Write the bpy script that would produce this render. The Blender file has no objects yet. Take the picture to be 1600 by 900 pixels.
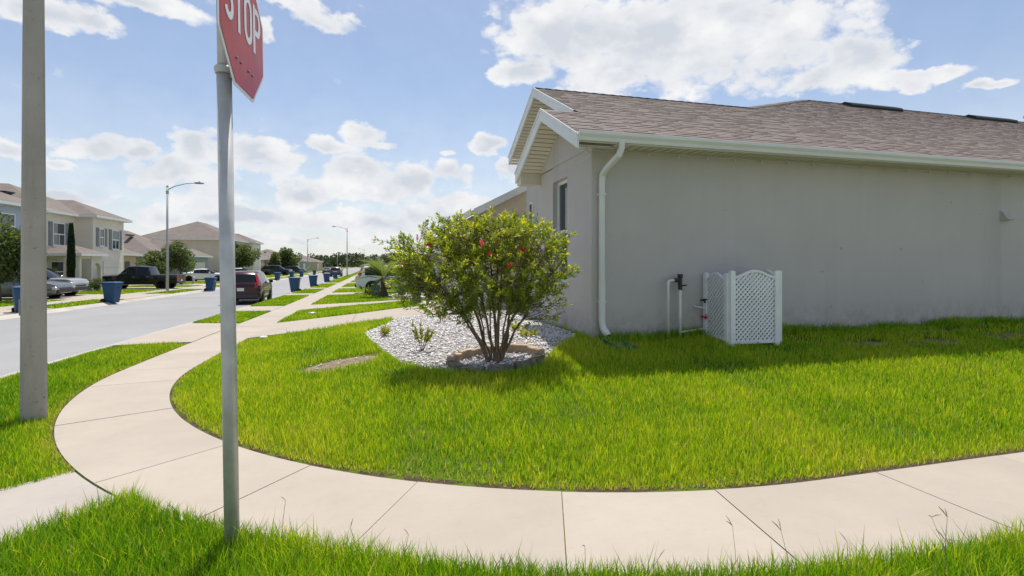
import bpy, math, random
import numpy as np
from mathutils import Vector, Matrix
rng = np.random.default_rng(7); random.seed(7)
R = math.radians
S = bpy.context.scene
COL = S.collection

# ------------------------------------------------------------------ camera
# world: x runs along the side street (to the right), y along the main street (away), z up; the corner kerb is at the origin
cam = bpy.data.objects.new('camera', bpy.data.cameras.new('camera'))
COL.objects.link(cam)
cam.location = (0, 0, 1.6)
cam.rotation_euler = (R(90), 0, R(-15))
cam.data.sensor_width = 36; cam.data.lens = 17.775
cam.data.shift_y = -0.025
cam.data.clip_start = 0.05; cam.data.clip_end = 6000
S.camera = cam

# ------------------------------------------------------------------ sun, sky, exposure
SUN_EL, SUN_AZ = 69.5, 12.0            # degrees; azimuth from +y towards +x
sd = bpy.data.lights.new('sun', 'SUN'); sd.energy = 4.7; sd.angle = R(0.53); sd.color = (1, .955, .88)
sun = bpy.data.objects.new('sun', sd); COL.objects.link(sun)
sdir = Vector((math.sin(R(SUN_AZ)) * math.cos(R(SUN_EL)), math.cos(R(SUN_AZ)) * math.cos(R(SUN_EL)), math.sin(R(SUN_EL))))
sun.rotation_euler = sdir.to_track_quat('Z', 'Y').to_euler()
sun.location = (10, 30, 60)
S.view_settings.view_transform = 'Standard'; S.view_settings.look = 'None'
S.view_settings.exposure = 0.36; S.view_settings.gamma = 1
S.view_settings.use_curve_mapping = False
try:
    S.cycles.use_denoising = True
    S.cycles.max_bounces = 6; S.cycles.diffuse_bounces = 4; S.cycles.glossy_bounces = 3; S.cycles.transmission_bounces = 4
    S.cycles.sample_clamp_indirect = 6
except Exception: pass

W = bpy.data.worlds.new('World'); S.world = W; W.use_nodes = True
def build_world():
    nt = W.node_tree; N = nt.nodes; L = nt.links; N.clear()
    def nd(t, **k):
        n = N.new(t)
        for a, b in k.items(): setattr(n, a, b)
        return n
    def math_(op, a, b=None, c=None, clamp=False):
        n = nd('ShaderNodeMath', operation=op, use_clamp=clamp)
        for i, x in enumerate((a, b, c)):
            if x is None: continue
            if isinstance(x, (int, float)): n.inputs[i].default_value = x
            else: L.new(x, n.inputs[i])
        return n.outputs[0]
    def vm(op, a, b=None, c=None):
        n = nd('ShaderNodeVectorMath', operation=op)
        for i, x in enumerate((a, b, c)):
            if x is None: continue
            if isinstance(x, tuple): n.inputs[i].default_value = x
            else: L.new(x, n.inputs[i])
        return n
    def smooth(x, a, b):
        n = nd('ShaderNodeMapRange', interpolation_type='SMOOTHSTEP')
        L.new(x, n.inputs[0]); n.inputs[1].default_value = a; n.inputs[2].default_value = b
        return n.outputs[0]
    sky = nd('ShaderNodeTexSky', sky_type='NISHITA'); sky.sun_disc = False
    sky.sun_elevation = R(SUN_EL); sky.sun_rotation = R(SUN_AZ)
    sky.air_density = 1.0; sky.dust_density = .8; sky.ozone_density = 3.2
    tc = nd('ShaderNodeTexCoord'); D = tc.outputs['Generated']
    sx = nd('ShaderNodeSeparateXYZ'); L.new(D, sx.inputs[0])
    az = math_('MULTIPLY', math_('ARCTAN2', sx.outputs[0], sx.outputs[1]), 180 / math.pi)
    el = math_('MULTIPLY', math_('ARCSINE', sx.outputs[2]), 180 / math.pi)
    q = nd('ShaderNodeCombineXYZ'); L.new(az, q.inputs[0]); L.new(el, q.inputs[1])
    # edge-breaking noise, in degrees of sky
    nz = nd('ShaderNodeTexNoise'); nz.inputs['Scale'].default_value = 7.0; nz.inputs['Detail'].default_value = 9; nz.inputs['Roughness'].default_value = .58
    st = vm('MULTIPLY', D, (1, 1, 1.5)); L.new(st.outputs[0], nz.inputs['Vector'])
    off = vm('MULTIPLY_ADD', vm('SUBTRACT', nz.outputs['Color'], (.5, .5, .5)).outputs[0], (6.5, 5.5, 0), q.outputs[0]).outputs[0]
    # cumulus heaps: azimuth, elevation (degrees), half width, half height
    heaps = CLOUDS
    best = None
    for (a, e, w, h) in heaps:
        d = vm('LENGTH', vm('MULTIPLY_ADD', off, (1 / w, 1 / h, 0), (-a / w, -e / h, 0)).outputs[0]).outputs['Value']
        best = d if best is None else math_('SMOOTH_MIN', best, d, .35)
    heapm = math_('SUBTRACT', 1.2, best)
    # the same kind of broken cumulus field all the way round
    fz = nd('ShaderNodeTexNoise'); fz.inputs['Scale'].default_value = 3.1; fz.inputs['Detail'].default_value = 10; fz.inputs['Roughness'].default_value = .55
    st2 = vm('MULTIPLY_ADD', D, (1, 1, 2.6), (3.7, 1.3, 8.1)); L.new(st2.outputs[0], fz.inputs['Vector'])
    field = math_('MULTIPLY', math_('SUBTRACT', fz.outputs[0], .56), 5.0)
    out = math_('SUBTRACT', 1.0, math_('MULTIPLY', smooth(az, -46, -35), math_('SUBTRACT', 1.0, smooth(az, 62, 73))))
    out = math_('MAXIMUM', out, smooth(el, 31, 40))
    fieldm = math_('MULTIPLY', math_('ADD', field, .1), out)
    m = math_('MAXIMUM', heapm, fieldm)
    # cauliflower billows: rounded cells at falling sizes, softened with fine noise
    bz = nd('ShaderNodeTexNoise'); bz.inputs['Scale'].default_value = 34; bz.inputs['Detail'].default_value = 6; bz.inputs['Roughness'].default_value = .6
    L.new(st.outputs[0], bz.inputs['Vector'])
    wob = vm('MULTIPLY_ADD', vm('SUBTRACT', bz.outputs['Color'], (.5, .5, .5)).outputs[0], (.05, .05, .05), st.outputs[0]).outputs[0]
    puff = None
    for sc, am in ((15, .7), (36, .38)):
        vz = nd('ShaderNodeTexVoronoi', feature='F1'); vz.inputs['Scale'].default_value = sc
        L.new(wob, vz.inputs['Vector'])
        x = math_('MULTIPLY', math_('SUBTRACT', .42, vz.outputs['Distance']), am)
        puff = x if puff is None else math_('ADD', puff, x)
    puffw = math_('MULTIPLY', puff, smooth(m, -.25, .2))
    m2 = math_('ADD', m, math_('ADD', puffw, math_('MULTIPLY', math_('SUBTRACT', bz.outputs[0], .5), .35)))
    dens = smooth(m2, -.03, .5)
    # thin veil towards the horizon
    veil = math_('MULTIPLY', math_('SUBTRACT', 1.0, smooth(el, 0, 20)), .5)
    wz = nd('ShaderNodeTexNoise'); wz.inputs['Scale'].default_value = 6; wz.inputs['Detail'].default_value = 6
    st3 = vm('MULTIPLY', D, (1, 1, 5)); L.new(st3.outputs[0], wz.inputs['Vector'])
    veil = math_('MULTIPLY', veil, math_('ADD', .6, math_('MULTIPLY', wz.outputs[0], .8)))
    alpha = math_('MAXIMUM', dens, math_('ADD', veil, .16), clamp=True)
    # thick bases read greyer than the lit rims
    thick = smooth(m2, .2, .95)
    gz = nd('ShaderNodeTexNoise'); gz.inputs['Scale'].default_value = 9; gz.inputs['Detail'].default_value = 6
    L.new(vm('ADD', st.outputs[0], (.0, .0, .35)).outputs[0], gz.inputs['Vector'])
    shade = math_('ADD', math_('MULTIPLY', thick, smooth(gz.outputs[0], .36, .66)), math_('MULTIPLY', math_('SUBTRACT', .12, puff), .9), clamp=True)
    cr = nd('ShaderNodeMix', data_type='RGBA'); L.new(math_('MULTIPLY', shade, .85), cr.inputs[0])
    cr.inputs[6].default_value = CLOUD_LIT; cr.inputs[7].default_value = CLOUD_GREY
    mx = nd('ShaderNodeMix', data_type='RGBA'); L.new(alpha, mx.inputs[0])
    L.new(sky.outputs[0], mx.inputs[6]); L.new(cr.outputs[2], mx.inputs[7])
    bg = nd('ShaderNodeBackground'); bg.inputs[1].default_value = 0.104
    L.new(mx.outputs[2], bg.inputs[0])
    o = nd('ShaderNodeOutputWorld'); L.new(bg.outputs[0], o.inputs[0])
CLOUD_LIT = (7.0, 7.0, 7.05, 1); CLOUD_GREY = (4.5, 4.85, 5.45, 1)
CLOUDS = [
    (22.2, 23.7, 9.5, 4.3),
    (16.5, 20.8, 4.5, 1.9),
    (32.6, 22.3, 11.0, 5.3),
    (41.3, 21.7, 9.8, 5.0),
    (49.8, 18.1, 4.4, 2.9),
    (37.1, 25.1, 10.4, 3.0),
    (27.1, 19.7, 10.0, 1.9),
    (45.7, 17.5, 3.6, 1.7),
    (54.0, 15.5, 3.3, 0.8),
    (57.7, 13.7, 1.8, 0.6),
    (-27.7, 20.2, 5.5, 1.4),
    (-20.8, 22.4, 5.3, 1.3),
    (-24.4, 20.1, 2.2, 0.9),
    (-4.5, 24.3, 4.8, 1.1),
    (-8.3, 25.1, 5.5, 1.0),
    (-10.4, 22.5, 0.9, 1.0),
    (-24.4, 10.4, 3.6, 1.6),
    (-21.3, 10.3, 1.7, 1.1),
    (-29.6, 8.8, 2.4, 1.2),
    (-26.9, 8.6, 1.2, 0.5),
    (-17.3, 11.2, 2.5, 2.4),
    (-11.9, 10.6, 5.9, 2.0),
    (-5.8, 11.9, 3.4, 1.1),
    (-0.9, 13.5, 2.8, 1.7),
    (0.1, 12.3, 3.2, 0.7),
    (12.8, 13.4, 3.0, 1.4),
    (7.9, 11.9, 1.5, 0.5),
    (-19.8, 8.3, 3.2, 1.9),
    (-15.7, 7.1, 4.5, 2.3),
    (-7.1, 7.4, 5.2, 1.7),
    (-1.9, 9.6, 4.0, 2.2),
    (3.6, 8.5, 5.0, 2.2),
    (8.6, 9.6, 3.6, 1.8),
    (15.0, 10.2, 1.9, 2.0),
    (-26.5, 5.7, 4.4, 1.1),
    (-1.9, 7.6, 7.1, 1.4),
    (-13.0, 4.8, 8.1, 1.3),
    (-1.9, 4.5, 10.3, 1.4),
    (7.8, 5.7, 7.7, 1.7),
    (-19.8, 4.5, 3.5, 1.2),
    (3.6, 2.8, 9.9, 0.9),
    (-9.5, 2.5, 6.5, 0.9),
]
build_world()

# ------------------------------------------------------------------ materials
def rgb(r, g, b): return (r, g, b, 1)
class NT:
    def __init__(s, name):
        s.m = bpy.data.materials.new(name); s.m.use_nodes = True
        s.nt = s.m.node_tree; s.N = s.nt.nodes; s.L = s.nt.links
        s.b = s.N['Principled BSDF']; s.out = s.N['Material Output']
    def n(s, t, **k):
        x = s.N.new(t)
        for a, b in k.items(): setattr(x, a, b)
        return x
    def noise(s, scale, detail=4, rough=.55, vec=None, stretch=None):
        x = s.n('ShaderNodeTexNoise'); x.inputs['Scale'].default_value = scale; x.inputs['Detail'].default_value = detail; x.inputs['Roughness'].default_value = rough
        g = vec or s.coord()
        if stretch:
            mp = s.n('ShaderNodeMapping'); mp.inputs['Scale'].default_value = stretch; s.L.new(g, mp.inputs[0]); g = mp.outputs[0]
        s.L.new(g, x.inputs['Vector']); return x.outputs[0]
    def coord(s):
        g = s.n('ShaderNodeNewGeometry'); return g.outputs['Position']
    def ramp(s, fac, stops):
        r = s.n('ShaderNodeValToRGB'); s.L.new(fac, r.inputs[0])
        e = r.color_ramp.elements
        while len(e) < len(stops): e.new(.5)
        for i, (p, c) in enumerate(stops): e[i].position = p; e[i].color = rgb(*c)
        return r.outputs[0]
    def mix(s, fac, a, b, mode='MIX'):
        x = s.n('ShaderNodeMix', data_type='RGBA', blend_type=mode)
        for i, v in ((0, fac), (6, a), (7, b)):
            if isinstance(v, (int, float)): x.inputs[i].default_value = v
            elif isinstance(v, tuple): x.inputs[i].default_value = rgb(*v[:3])
            else: s.L.new(v, x.inputs[i])
        return x.outputs[2]
    def bump(s, h, strength=.3, dist=.01):
        x = s.n('ShaderNodeBump'); x.inputs['Strength'].default_value = strength; x.inputs['Distance'].default_value = dist
        s.L.new(h, x.inputs['Height']); s.L.new(x.outputs[0], s.b.inputs['Normal'])
    def col(s, c):
        if isinstance(c, tuple): s.b.inputs['Base Color'].default_value = rgb(*c)
        else: s.L.new(c, s.b.inputs['Base Color'])
    def rough(s, r, spec=.5):
        s.b.inputs['Roughness'].default_value = r; s.b.inputs['Specular IOR Level'].default_value = spec

def simple(name, c, rough=.6, spec=.4, var=.12, scale=3., metal=0, bump=0, bscale=60, coat=0):
    t = NT(name); k = t.noise(scale, 5)
    d = tuple(max(0, x * (1 - var)) for x in c); u = tuple(min(1, x * (1 + var)) for x in c)
    t.col(t.ramp(k, [(.3, d), (.7, u)])); t.rough(rough, spec); t.b.inputs['Metallic'].default_value = metal
    if bump: t.bump(t.noise(bscale, 4), bump, .01)
    if coat: t.b.inputs['Coat Weight'].default_value = coat; t.b.inputs['Coat Roughness'].default_value = .03
    return t.m

def stucco(name, c, var=.07, worn=False):
    t = NT(name)
    k = t.noise(.55, 6, .6); k2 = t.noise(130, 3, .6); k3 = t.noise(6, 6, .7)
    streak = t.noise(1.0, 5, .6, stretch=(3.2, 3.2, .25))
    base = t.ramp(k, [(.3, tuple(x * (1 - var) for x in c)), (.7, tuple(x * (1 + var) for x in c))])
    base = t.mix(t.ramp(streak, [(.5, (0, 0, 0)), (.75, (.16, .16, .16))]), base, tuple(x * .8 for x in c))
    base = t.mix(t.ramp(k3, [(.64, (0, 0, 0)), (.8, (.3, .3, .3))]), base, tuple(x * .75 for x in c))
    if worn:
        long_ = t.noise(.42, 6, .6, stretch=(3.0, 3.0, .12))
        base = t.mix(t.ramp(long_, [(.56, (0, 0, 0)), (.74, (.42, .42, .42))]), base, tuple(x * .66 for x in c))
        sp = t.noise(7.5, 2, .5); base = t.mix(t.ramp(sp, [(.76, (0, 0, 0)), (.78, (.55, .55, .55))]), base, tuple(x * .45 for x in c))
        sx = t.n('ShaderNodeSeparateXYZ'); t.L.new(t.coord(), sx.inputs[0])
        mr = t.n('ShaderNodeMapRange'); t.L.new(sx.outputs[2], mr.inputs[0]); mr.inputs[1].default_value = .95; mr.inputs[2].default_value = .45
        spl = t.n('ShaderNodeMath', operation='MULTIPLY'); t.L.new(mr.outputs[0], spl.inputs[0]); t.L.new(t.ramp(t.noise(5, 6, .7), [(.4, (0, 0, 0)), (.65, (.7, .7, .7))]), spl.inputs[1])
        base = t.mix(spl.outputs[0], base, (.26, .21, .16))
    t.col(base); t.rough(.9, .15)
    h = t.n('ShaderNodeMath', operation='ADD'); t.L.new(k2, h.inputs[0]); t.L.new(t.noise(34, 3), h.inputs[1])
    t.bump(h.outputs[0], .8, .009)
    return t.m

M = {}
M['stucco'] = stucco('taupe_stucco', (.548, .515, .495), .05, True)
M['cream'] = stucco('cream_stucco', (.68, .6, .48))
M['pale_cream'] = stucco('pale_cream_stucco', (.78, .72, .62))
M['tan'] = stucco('tan_stucco', (.6, .47, .33))
M['blue_grey'] = stucco('blue_grey_stucco', (.46, .52, .6))
M['sage'] = stucco('sage_stucco', (.36, .38, .35))
M['pink'] = stucco('pinkish_stucco', (.52, .4, .36))
M['white_trim'] = simple('white_painted_trim', (.74, .75, .74), .45, .4, .05, 4)
M['soffit'] = simple('almond_vinyl', (.68, .63, .5), .5, .3, .05, 3)
M['gutter'] = simple('gutter_enamel', (.7, .71, .68), .32, .5, .04, 3)
M['vinyl'] = simple('white_vinyl', (.78, .79, .8), .38, .5, .05, 5)
M['pvc'] = simple('pvc_pipe', (.74, .73, .7), .35, .5, .06, 9)
M['black_plastic'] = simple('black_plastic', (.018, .018, .02), .45, .5, .2, 20)
M['vent_black'] = simple('black_metal_vent', (.012, .014, .018), .5, .4, .2, 20)
M['red_plastic'] = simple('red_plastic', (.45, .03, .025), .4)
M['green_plastic'] = simple('green_plastic', (.02, .11, .075), .5)
M['pedestal'] = simple('utility_green', (.09, .17, .12), .55, .4, .15, 6)
M['galv'] = simple('galvanised_steel', (.52, .54, .55), .36, .5, .1, 14, metal=.75)
M['alu'] = simple('brushed_aluminium', (.53, .52, .5), .5, .5, .14, 9, metal=.35)
M['lamp_metal'] = simple('lamp_pole_grey', (.42, .42, .4), .6, .4, .08, 2)
M['lamp_head'] = simple('lamp_head_grey', (.22, .22, .22), .5)
M['bin_blue'] = simple('blue_bin_plastic', (.013, .062, .155), .42, .4, .12, 4)
M['bin_mark'] = simple('white_print', (.75, .77, .78), .5)
M['tyre'] = simple('tyre_rubber', (.016, .016, .017), .8, .3)
M['rim'] = simple('alloy_rim', (.5, .51, .52), .3, .5, .05, 9, metal=.8)
M['shutter'] = simple('grey_shutter', (.2, .22, .21), .6)
M['garage'] = simple('garage_door_white', (.72, .69, .62), .5, .3, .04)
M['dark_door'] = simple('dark_door_paint', (.1, .1, .1), .5)
M['brass'] = simple('bracket_steel', (.34, .33, .3), .5, .5, .1, 9, metal=.6)
M['bark'] = simple('brown_bark', (.13, .1, .075), .9, .1, .35, 30, bump=.6, bscale=90)
M['bush_bark'] = simple('bush_bark', (.19, .135, .09), .85, .15, .4, 40, bump=.5, bscale=140)
M['stone_tan'] = simple('tan_concrete_paver', (.42, .31, .22), .9, .1, .2, 14, bump=.5, bscale=120)
M['stone_grey'] = simple('weathered_stone', (.2, .18, .14), .95, .1, .45, 16, bump=.7, bscale=90)
M['blossom'] = simple('red_blossom', (.55, .035, .03), .6, .2, .25, 60)

def glass_mat(name, c, rough=.04):
    t = NT(name); t.col(c); t.rough(rough, .7); t.b.inputs['Metallic'].default_value = 0
    t.b.inputs['IOR'].default_value = 1.6
    return t.m
M['glass'] = glass_mat('window_glass', (.035, .042, .05))
M['car_glass'] = glass_mat('tinted_car_glass', (.01, .012, .015)); M['car_glass'].node_tree.nodes['Principled BSDF'].inputs['Specular IOR Level'].default_value = .3
M['tail'] = simple('red_lens', (.35, .012, .015), .15, .6, .02)
M['headlight'] = simple('clear_lens', (.62, .64, .66), .1, .6, .02)
M['plate'] = simple('number_plate', (.66, .67, .62), .4)
def paint(name, c, metal=.25): return simple(name, c, .25, .4, .03, 2, metal=metal, coat=.35)

def concrete(name, c, mott=.13, pits=False):
    t = NT(name)
    a = t.noise(.8, 7, .62); b = t.noise(9, 5, .6); d = t.noise(260, 2, .5)
    base = t.ramp(a, [(.25, tuple(x * (1 - mott) for x in c)), (.75, tuple(min(1, x * (1 + mott * .6)) for x in c))])
    base = t.mix(t.ramp(b, [(.55, (0, 0, 0)), (.8, (.22, .22, .22))]), base, tuple(x * .72 for x in c))
    base = t.mix(t.ramp(d, [(.58, (0, 0, 0)), (.75, (.3, .3, .3))]), base, tuple(x * .62 for x in c))
    oi = t.n('ShaderNodeObjectInfo')
    base = t.mix(.5, base, t.mix(1., base, t.ramp(oi.outputs['Random'], [(0, (.82, .83, .84)), (1, (1., 1., 1.))]), 'MULTIPLY'))
    if pits:
        base = t.mix(t.ramp(t.noise(26, 3, .6), [(.66, (0, 0, 0)), (.7, (.75, .75, .75))]), base, tuple(x * .4 for x in c))
        base = t.mix(t.ramp(t.noise(3.5, 6, .7, stretch=(2.5, 2.5, .3)), [(.5, (0, 0, 0)), (.72, (.5, .5, .5))]), base, tuple(x * .62 for x in c))
    st_ = t.noise(2.6, 6, .7); base = t.mix(t.ramp(st_, [(.6, (0, 0, 0)), (.72, (.22, .22, .22))]), base, tuple(x * .7 for x in c))
    br = t.noise(60, 3, .6, stretch=(.25, 3.0, 1)); base = t.mix(t.ramp(br, [(.45, (0, 0, 0)), (.7, (.14, .14, .14))]), base, tuple(x * .7 for x in c))
    t.col(base); t.rough(.88, .2); t.bump(t.noise(180, 4, .6), .3, .004)
    return t.m
M['concrete'] = concrete('sidewalk_concrete', (.395, .345, .29))
M['ramp'] = concrete('ramp_concrete', (.36, .325, .29), .25)
M['kerb'] = concrete('kerb_concrete', (.42, .39, .35), .2)
M['pole_concrete'] = concrete('pole_concrete', (.47, .425, .365), .3, True)

def asphalt():
    t = NT('asphalt'); a = t.noise(.25, 6, .6); b = t.noise(120, 3, .6); c2 = t.noise(1.2, 5, .6, stretch=(4, .35, 1))
    base = t.ramp(a, [(.3, (.24, .24, .245)), (.7, (.3, .3, .3))])
    base = t.mix(t.ramp(c2, [(.5, (0, 0, 0)), (.8, (.3, .3, .3))]), base, (.2, .2, .205))
    base = t.mix(t.ramp(b, [(.5, (0, 0, 0)), (.75, (.45, .45, .45))]), base, (.14, .14, .145))
    t.col(base); t.rough(.9, .25); t.bump(b, .5, .006)
    return t.m
M['asphalt'] = asphalt()

def ground_mat():
    t = NT('turf_soil'); a = t.noise(.35, 6, .6); b = t.noise(14, 5, .65); c2 = t.noise(55, 3, .6)
    base = t.ramp(a, [(.3, (.07, .11, .014)), (.7, (.11, .15, .02))])
    base = t.mix(t.ramp(b, [(.5, (0, 0, 0)), (.72, (.55, .55, .55))]), base, (.15, .125, .055))
    base = t.mix(t.ramp(c2, [(.45, (0, 0, 0)), (.7, (.5, .5, .5))]), base, (.06, .085, .012))
    t.col(base); t.rough(.95, .1); t.bump(c2, .8, .03)
    return t.m
M['ground'] = ground_mat()
def soil_mat():
    t = NT('bare_soil'); a = t.noise(5, 6, .65); b = t.noise(70, 3, .6)
    base = t.ramp(a, [(.3, (.14, .095, .06)), (.7, (.3, .22, .15))])
    base = t.mix(t.ramp(b, [(.5, (0, 0, 0)), (.7, (.6, .6, .6))]), base, (.4, .34, .28))
    t.col(base); t.rough(.95, .1); t.bump(b, .7, .02); return t.m
M['soil'] = soil_mat()

def leafy(name, stops, trans=.42, rough=.5, spec=.25, tmul=(1.25, 1.2, .5)):
    """leaf and grass material: colour comes from the per-blade 'tone' attribute, light passes through the blade"""
    t = NT(name)
    at = t.n('ShaderNodeAttribute', attribute_name='tone')
    c = t.ramp(at.outputs['Fac'], stops)
    t.col(c); t.rough(rough, spec)
    tr = t.n('ShaderNodeBsdfTranslucent')
    t.L.new(t.mix(1., c, tmul, 'MULTIPLY'), tr.inputs[0])
    mx = t.n('ShaderNodeMixShader'); mx.inputs[0].default_value = trans
    t.L.new(t.b.outputs[0], mx.inputs[1]); t.L.new(tr.outputs[0], mx.inputs[2]); t.L.new(mx.outputs[0], t.out.inputs[0])
    return t.m
GR = [(0, (.07, .2, .014)), (.35, (.2, .4, .014)), (.6, (.38, .53, .016)), (.8, (.56, .6, .045)), (1, (.56, .46, .22))]
M['grass'] = leafy('grass_blades', GR, .5, .45, .35)
M['leaf_bush'] = leafy('bottlebrush_leaves', [(0, (.09, .14, .03)), (.35, (.2, .28, .04)), (.65, (.38, .45, .045)), (.85, (.6, .62, .06)), (1, (.7, .64, .1))], .5, .4, .35)
M['leaf_oak'] = leafy('oak_leaves', [(0, (.05, .08, .03)), (.5, (.11, .155, .06)), (1, (.2, .25, .09))], .38)
M['leaf_dark'] = leafy('cypress_leaves', [(0, (.02, .04, .02)), (1, (.045, .075, .03))], .2)
M['leaf_yellow'] = leafy('yellow_green_leaves', [(0, (.12, .17, .03)), (.5, (.28, .32, .04)), (1, (.5, .46, .08))], .4)
M['leaf_palm'] = leafy('palm_leaves', [(0, (.09, .14, .04)), (.6, (.18, .24, .07)), (1, (.32, .34, .14))], .4)
M['leaf_far'] = leafy('far_tree_leaves', [(0, (.035, .055, .032)), (.6, (.065, .09, .05)), (1, (.1, .125, .065))], .25)
M['straw'] = simple('dry_seed_stalk', (.24, .2, .11), .8)

def toned(name, stops, rough=.9, use_object=False, bs=90):
    t = NT(name)
    if use_object:
        f = t.n('ShaderNodeObjectInfo').outputs['Random']
    else:
        f = t.n('ShaderNodeAttribute', attribute_name='tone').outputs['Fac']
    c = t.ramp(f, stops); k = t.noise(140, 3, .6)
    c = t.mix(t.ramp(k, [(.42, (0, 0, 0)), (.66, (.6, .6, .6))]), c, t.mix(1., c, (.55, .53, .52), 'MULTIPLY'))
    t.col(c); t.rough(rough, .2); t.bump(k, .5, .004); return t.m
SH = [(0, (.195, .16, .145)), (.4, (.222, .184, .168)), (.75, (.242, .202, .186)), (1, (.262, .22, .202))]
M['shingle'] = toned('roof_shingles', SH); M['shingle_piece'] = toned('roof_shingle_single', SH, use_object=True)
M['stones'] = toned('white_stones', [(0, (.28, .26, .25)), (.3, (.62, .6, .585)), (.8, (.82, .8, .78)), (1, (.86, .8, .74))], .8)
def far_roof():
    t = NT('far_shingle_roof'); a = t.noise(1.2, 5, .6); b = t.noise(6, 3, .6, stretch=(1, 1, 5))
    c = t.ramp(a, [(.3, (.145, .124, .112)), (.7, (.195, .168, .152))])
    c = t.mix(t.ramp(b, [(.45, (0, 0, 0)), (.7, (.4, .4, .4))]), c, (.12, .094, .08))
    t.col(c); t.rough(.92, .2); return t.m
M['far_roof'] = far_roof()

# ------------------------------------------------------------------ mesh helpers
WL = {}                                                    # world position of every parent (translation only)
class MB:
    def __init__(s): s.v = []; s.f = []; s.t = []
    def add(s, vs, fs, tone=None):
        b = len(s.v); s.v += [tuple(p) for p in vs]; s.f += [tuple(b + i for i in f) for f in fs]
        s.t += [0.5 if tone is None else tone] * len(vs); return s
    def box(s, x0, x1, y0, y1, z0, z1, tone=None):
        return s.add([(x0, y0, z0), (x1, y0, z0), (x1, y1, z0), (x0, y1, z0), (x0, y0, z1), (x1, y0, z1), (x1, y1, z1), (x0, y1, z1)],
              [(3, 2, 1, 0), (4, 5, 6, 7), (0, 1, 5, 4), (1, 2, 6, 5), (2, 3, 7, 6), (3, 0, 4, 7)], tone)
    def bbox(s, x0, x1, y0, y1, z0, z1, b=.01):
        """box with chamfered vertical and top edges"""
        r = [(x0 + b, y0), (x1 - b, y0), (x1, y0 + b), (x1, y1 - b), (x1 - b, y1), (x0 + b, y1), (x0, y1 - b), (x0, y0 + b)]
        cx, cy = (x0 + x1) / 2, (y0 + y1) / 2
        ins = [(cx + (x - cx) * (1 - 2 * b / max(x1 - x0, 1e-4)), cy + (y - cy) * (1 - 2 * b / max(y1 - y0, 1e-4))) for x, y in r]
        V = [(x, y, z0) for x, y in r] + [(x, y, z1 - b) for x, y in r] + [(x, y, z1) for x, y in ins]
        F = [tuple(range(7, -1, -1)), tuple(range(16, 24))]
        for k in (0, 8):
            F += [(k + i, k + (i + 1) % 8, k + 8 + (i + 1) % 8, k + 8 + i) for i in range(8)]
        return s.add(V, F)
    def prism(s, poly, d):
        """poly: planar 3-D points (counter-clockwise seen from the +d side); extruded by vector -d"""
        n = len(poly); d = Vector(d)
        V = [tuple(p) for p in poly] + [tuple(Vector(p) - d) for p in poly]
        F = [tuple(range(n)), tuple(range(2 * n - 1, n - 1, -1))] + [(i, n + i, n + (i + 1) % n, (i + 1) % n) for i in range(n)]
        return s.add(V, F)
    def tube(s, pts, rad, n=8, caps=True, tone=None):
        P = [Vector(p) for p in pts]
        if not hasattr(rad, '__len__'): rad = [rad] * len(P)
        V = []; F = []
        up = Vector((0, 0, 1)); a0 = None
        for i, p in enumerate(P):
            t = (P[min(i + 1, len(P) - 1)] - P[max(i - 1, 0)]).normalized()
            if a0 is None:
                a0 = t.cross(up if abs(t.z) < .9 else Vector((1, 0, 0))).normalized()
            a = (a0 - t * a0.dot(t)).normalized(); b = t.cross(a); a0 = a
            for k in range(n):
                w = 2 * math.pi * k / n
                V.append(p + (a * math.cos(w) + b * math.sin(w)) * rad[i])
        for i in range(len(P) - 1):
            for k in range(n):
                F.append((i * n + k, i * n + (k + 1) % n, (i + 1) * n + (k + 1) % n, (i + 1) * n + k))
        if caps: F += [tuple(range(n - 1, -1, -1)), tuple((len(P) - 1) * n + k for k in range(n))]
        return s.add(V, F, tone)
    def lathe(s, prof, n=16, axis='z', at=(0, 0, 0)):
        """prof: (radius, height) list; axis z or y"""
        V = []; F = []
        for r, h in prof:
            for k in range(n):
                w = 2 * math.pi * k / n; x, y = r * math.cos(w), r * math.sin(w)
                V.append((at[0] + x, at[1] + y, at[2] + h) if axis == 'z' else (at[0] + x, at[1] + h, at[2] + y))
        for i in range(len(prof) - 1):
            for k in range(n): F.append((i * n + k, i * n + (k + 1) % n, (i + 1) * n + (k + 1) % n, (i + 1) * n + k))
        F += [tuple(range(n - 1, -1, -1)), tuple((len(prof) - 1) * n + k for k in range(n))]
        return s.add(V, F)
    def sweep(s, prof, path, closed=True):
        """prof: (out, up) pairs; path: (point, out-vector) pairs"""
        n = len(prof); V = []; F = []
        for p, o in path:
            p = Vector(p); o = Vector(o)
            for a, b in prof: V.append(p + o * a + Vector((0, 0, b)))
        for i in range(len(path) - 1):
            for k in range(n if closed else n - 1): F.append((i * n + k, (i + 1) * n + k, (i + 1) * n + (k + 1) % n, i * n + (k + 1) % n))
        if closed: F += [tuple(range(n)), tuple((len(path) - 1) * n + k for k in range(n - 1, -1, -1))]
        return s.add(V, F)
    def build(s, name, mat, parent=None, local=False, smooth=False, tone=False):
        v = np.array(s.v, dtype=float).reshape(-1, 3)
        if parent is not None and not local: v = v - np.array(WL.get(parent.name, (0, 0, 0)))
        me = bpy.data.meshes.new(name); me.from_pydata(v.tolist(), [], s.f)
        if tone:
            a = me.attributes.new('tone', 'FLOAT', 'POINT'); a.data.foreach_set('value', np.array(s.t, dtype=np.float32))
        me.materials.append(M[mat] if isinstance(mat, str) else mat)
        if smooth: me.polygons.foreach_set('use_smooth', [True] * len(me.polygons))
        me.update()
        return link(name, me, parent)
def link(name, data, parent=None):
    o = bpy.data.objects.new(name, data); COL.objects.link(o)
    if parent is not None: o.parent = parent; WL[o.name] = WL.get(parent.name, (0, 0, 0))
    return o
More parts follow.
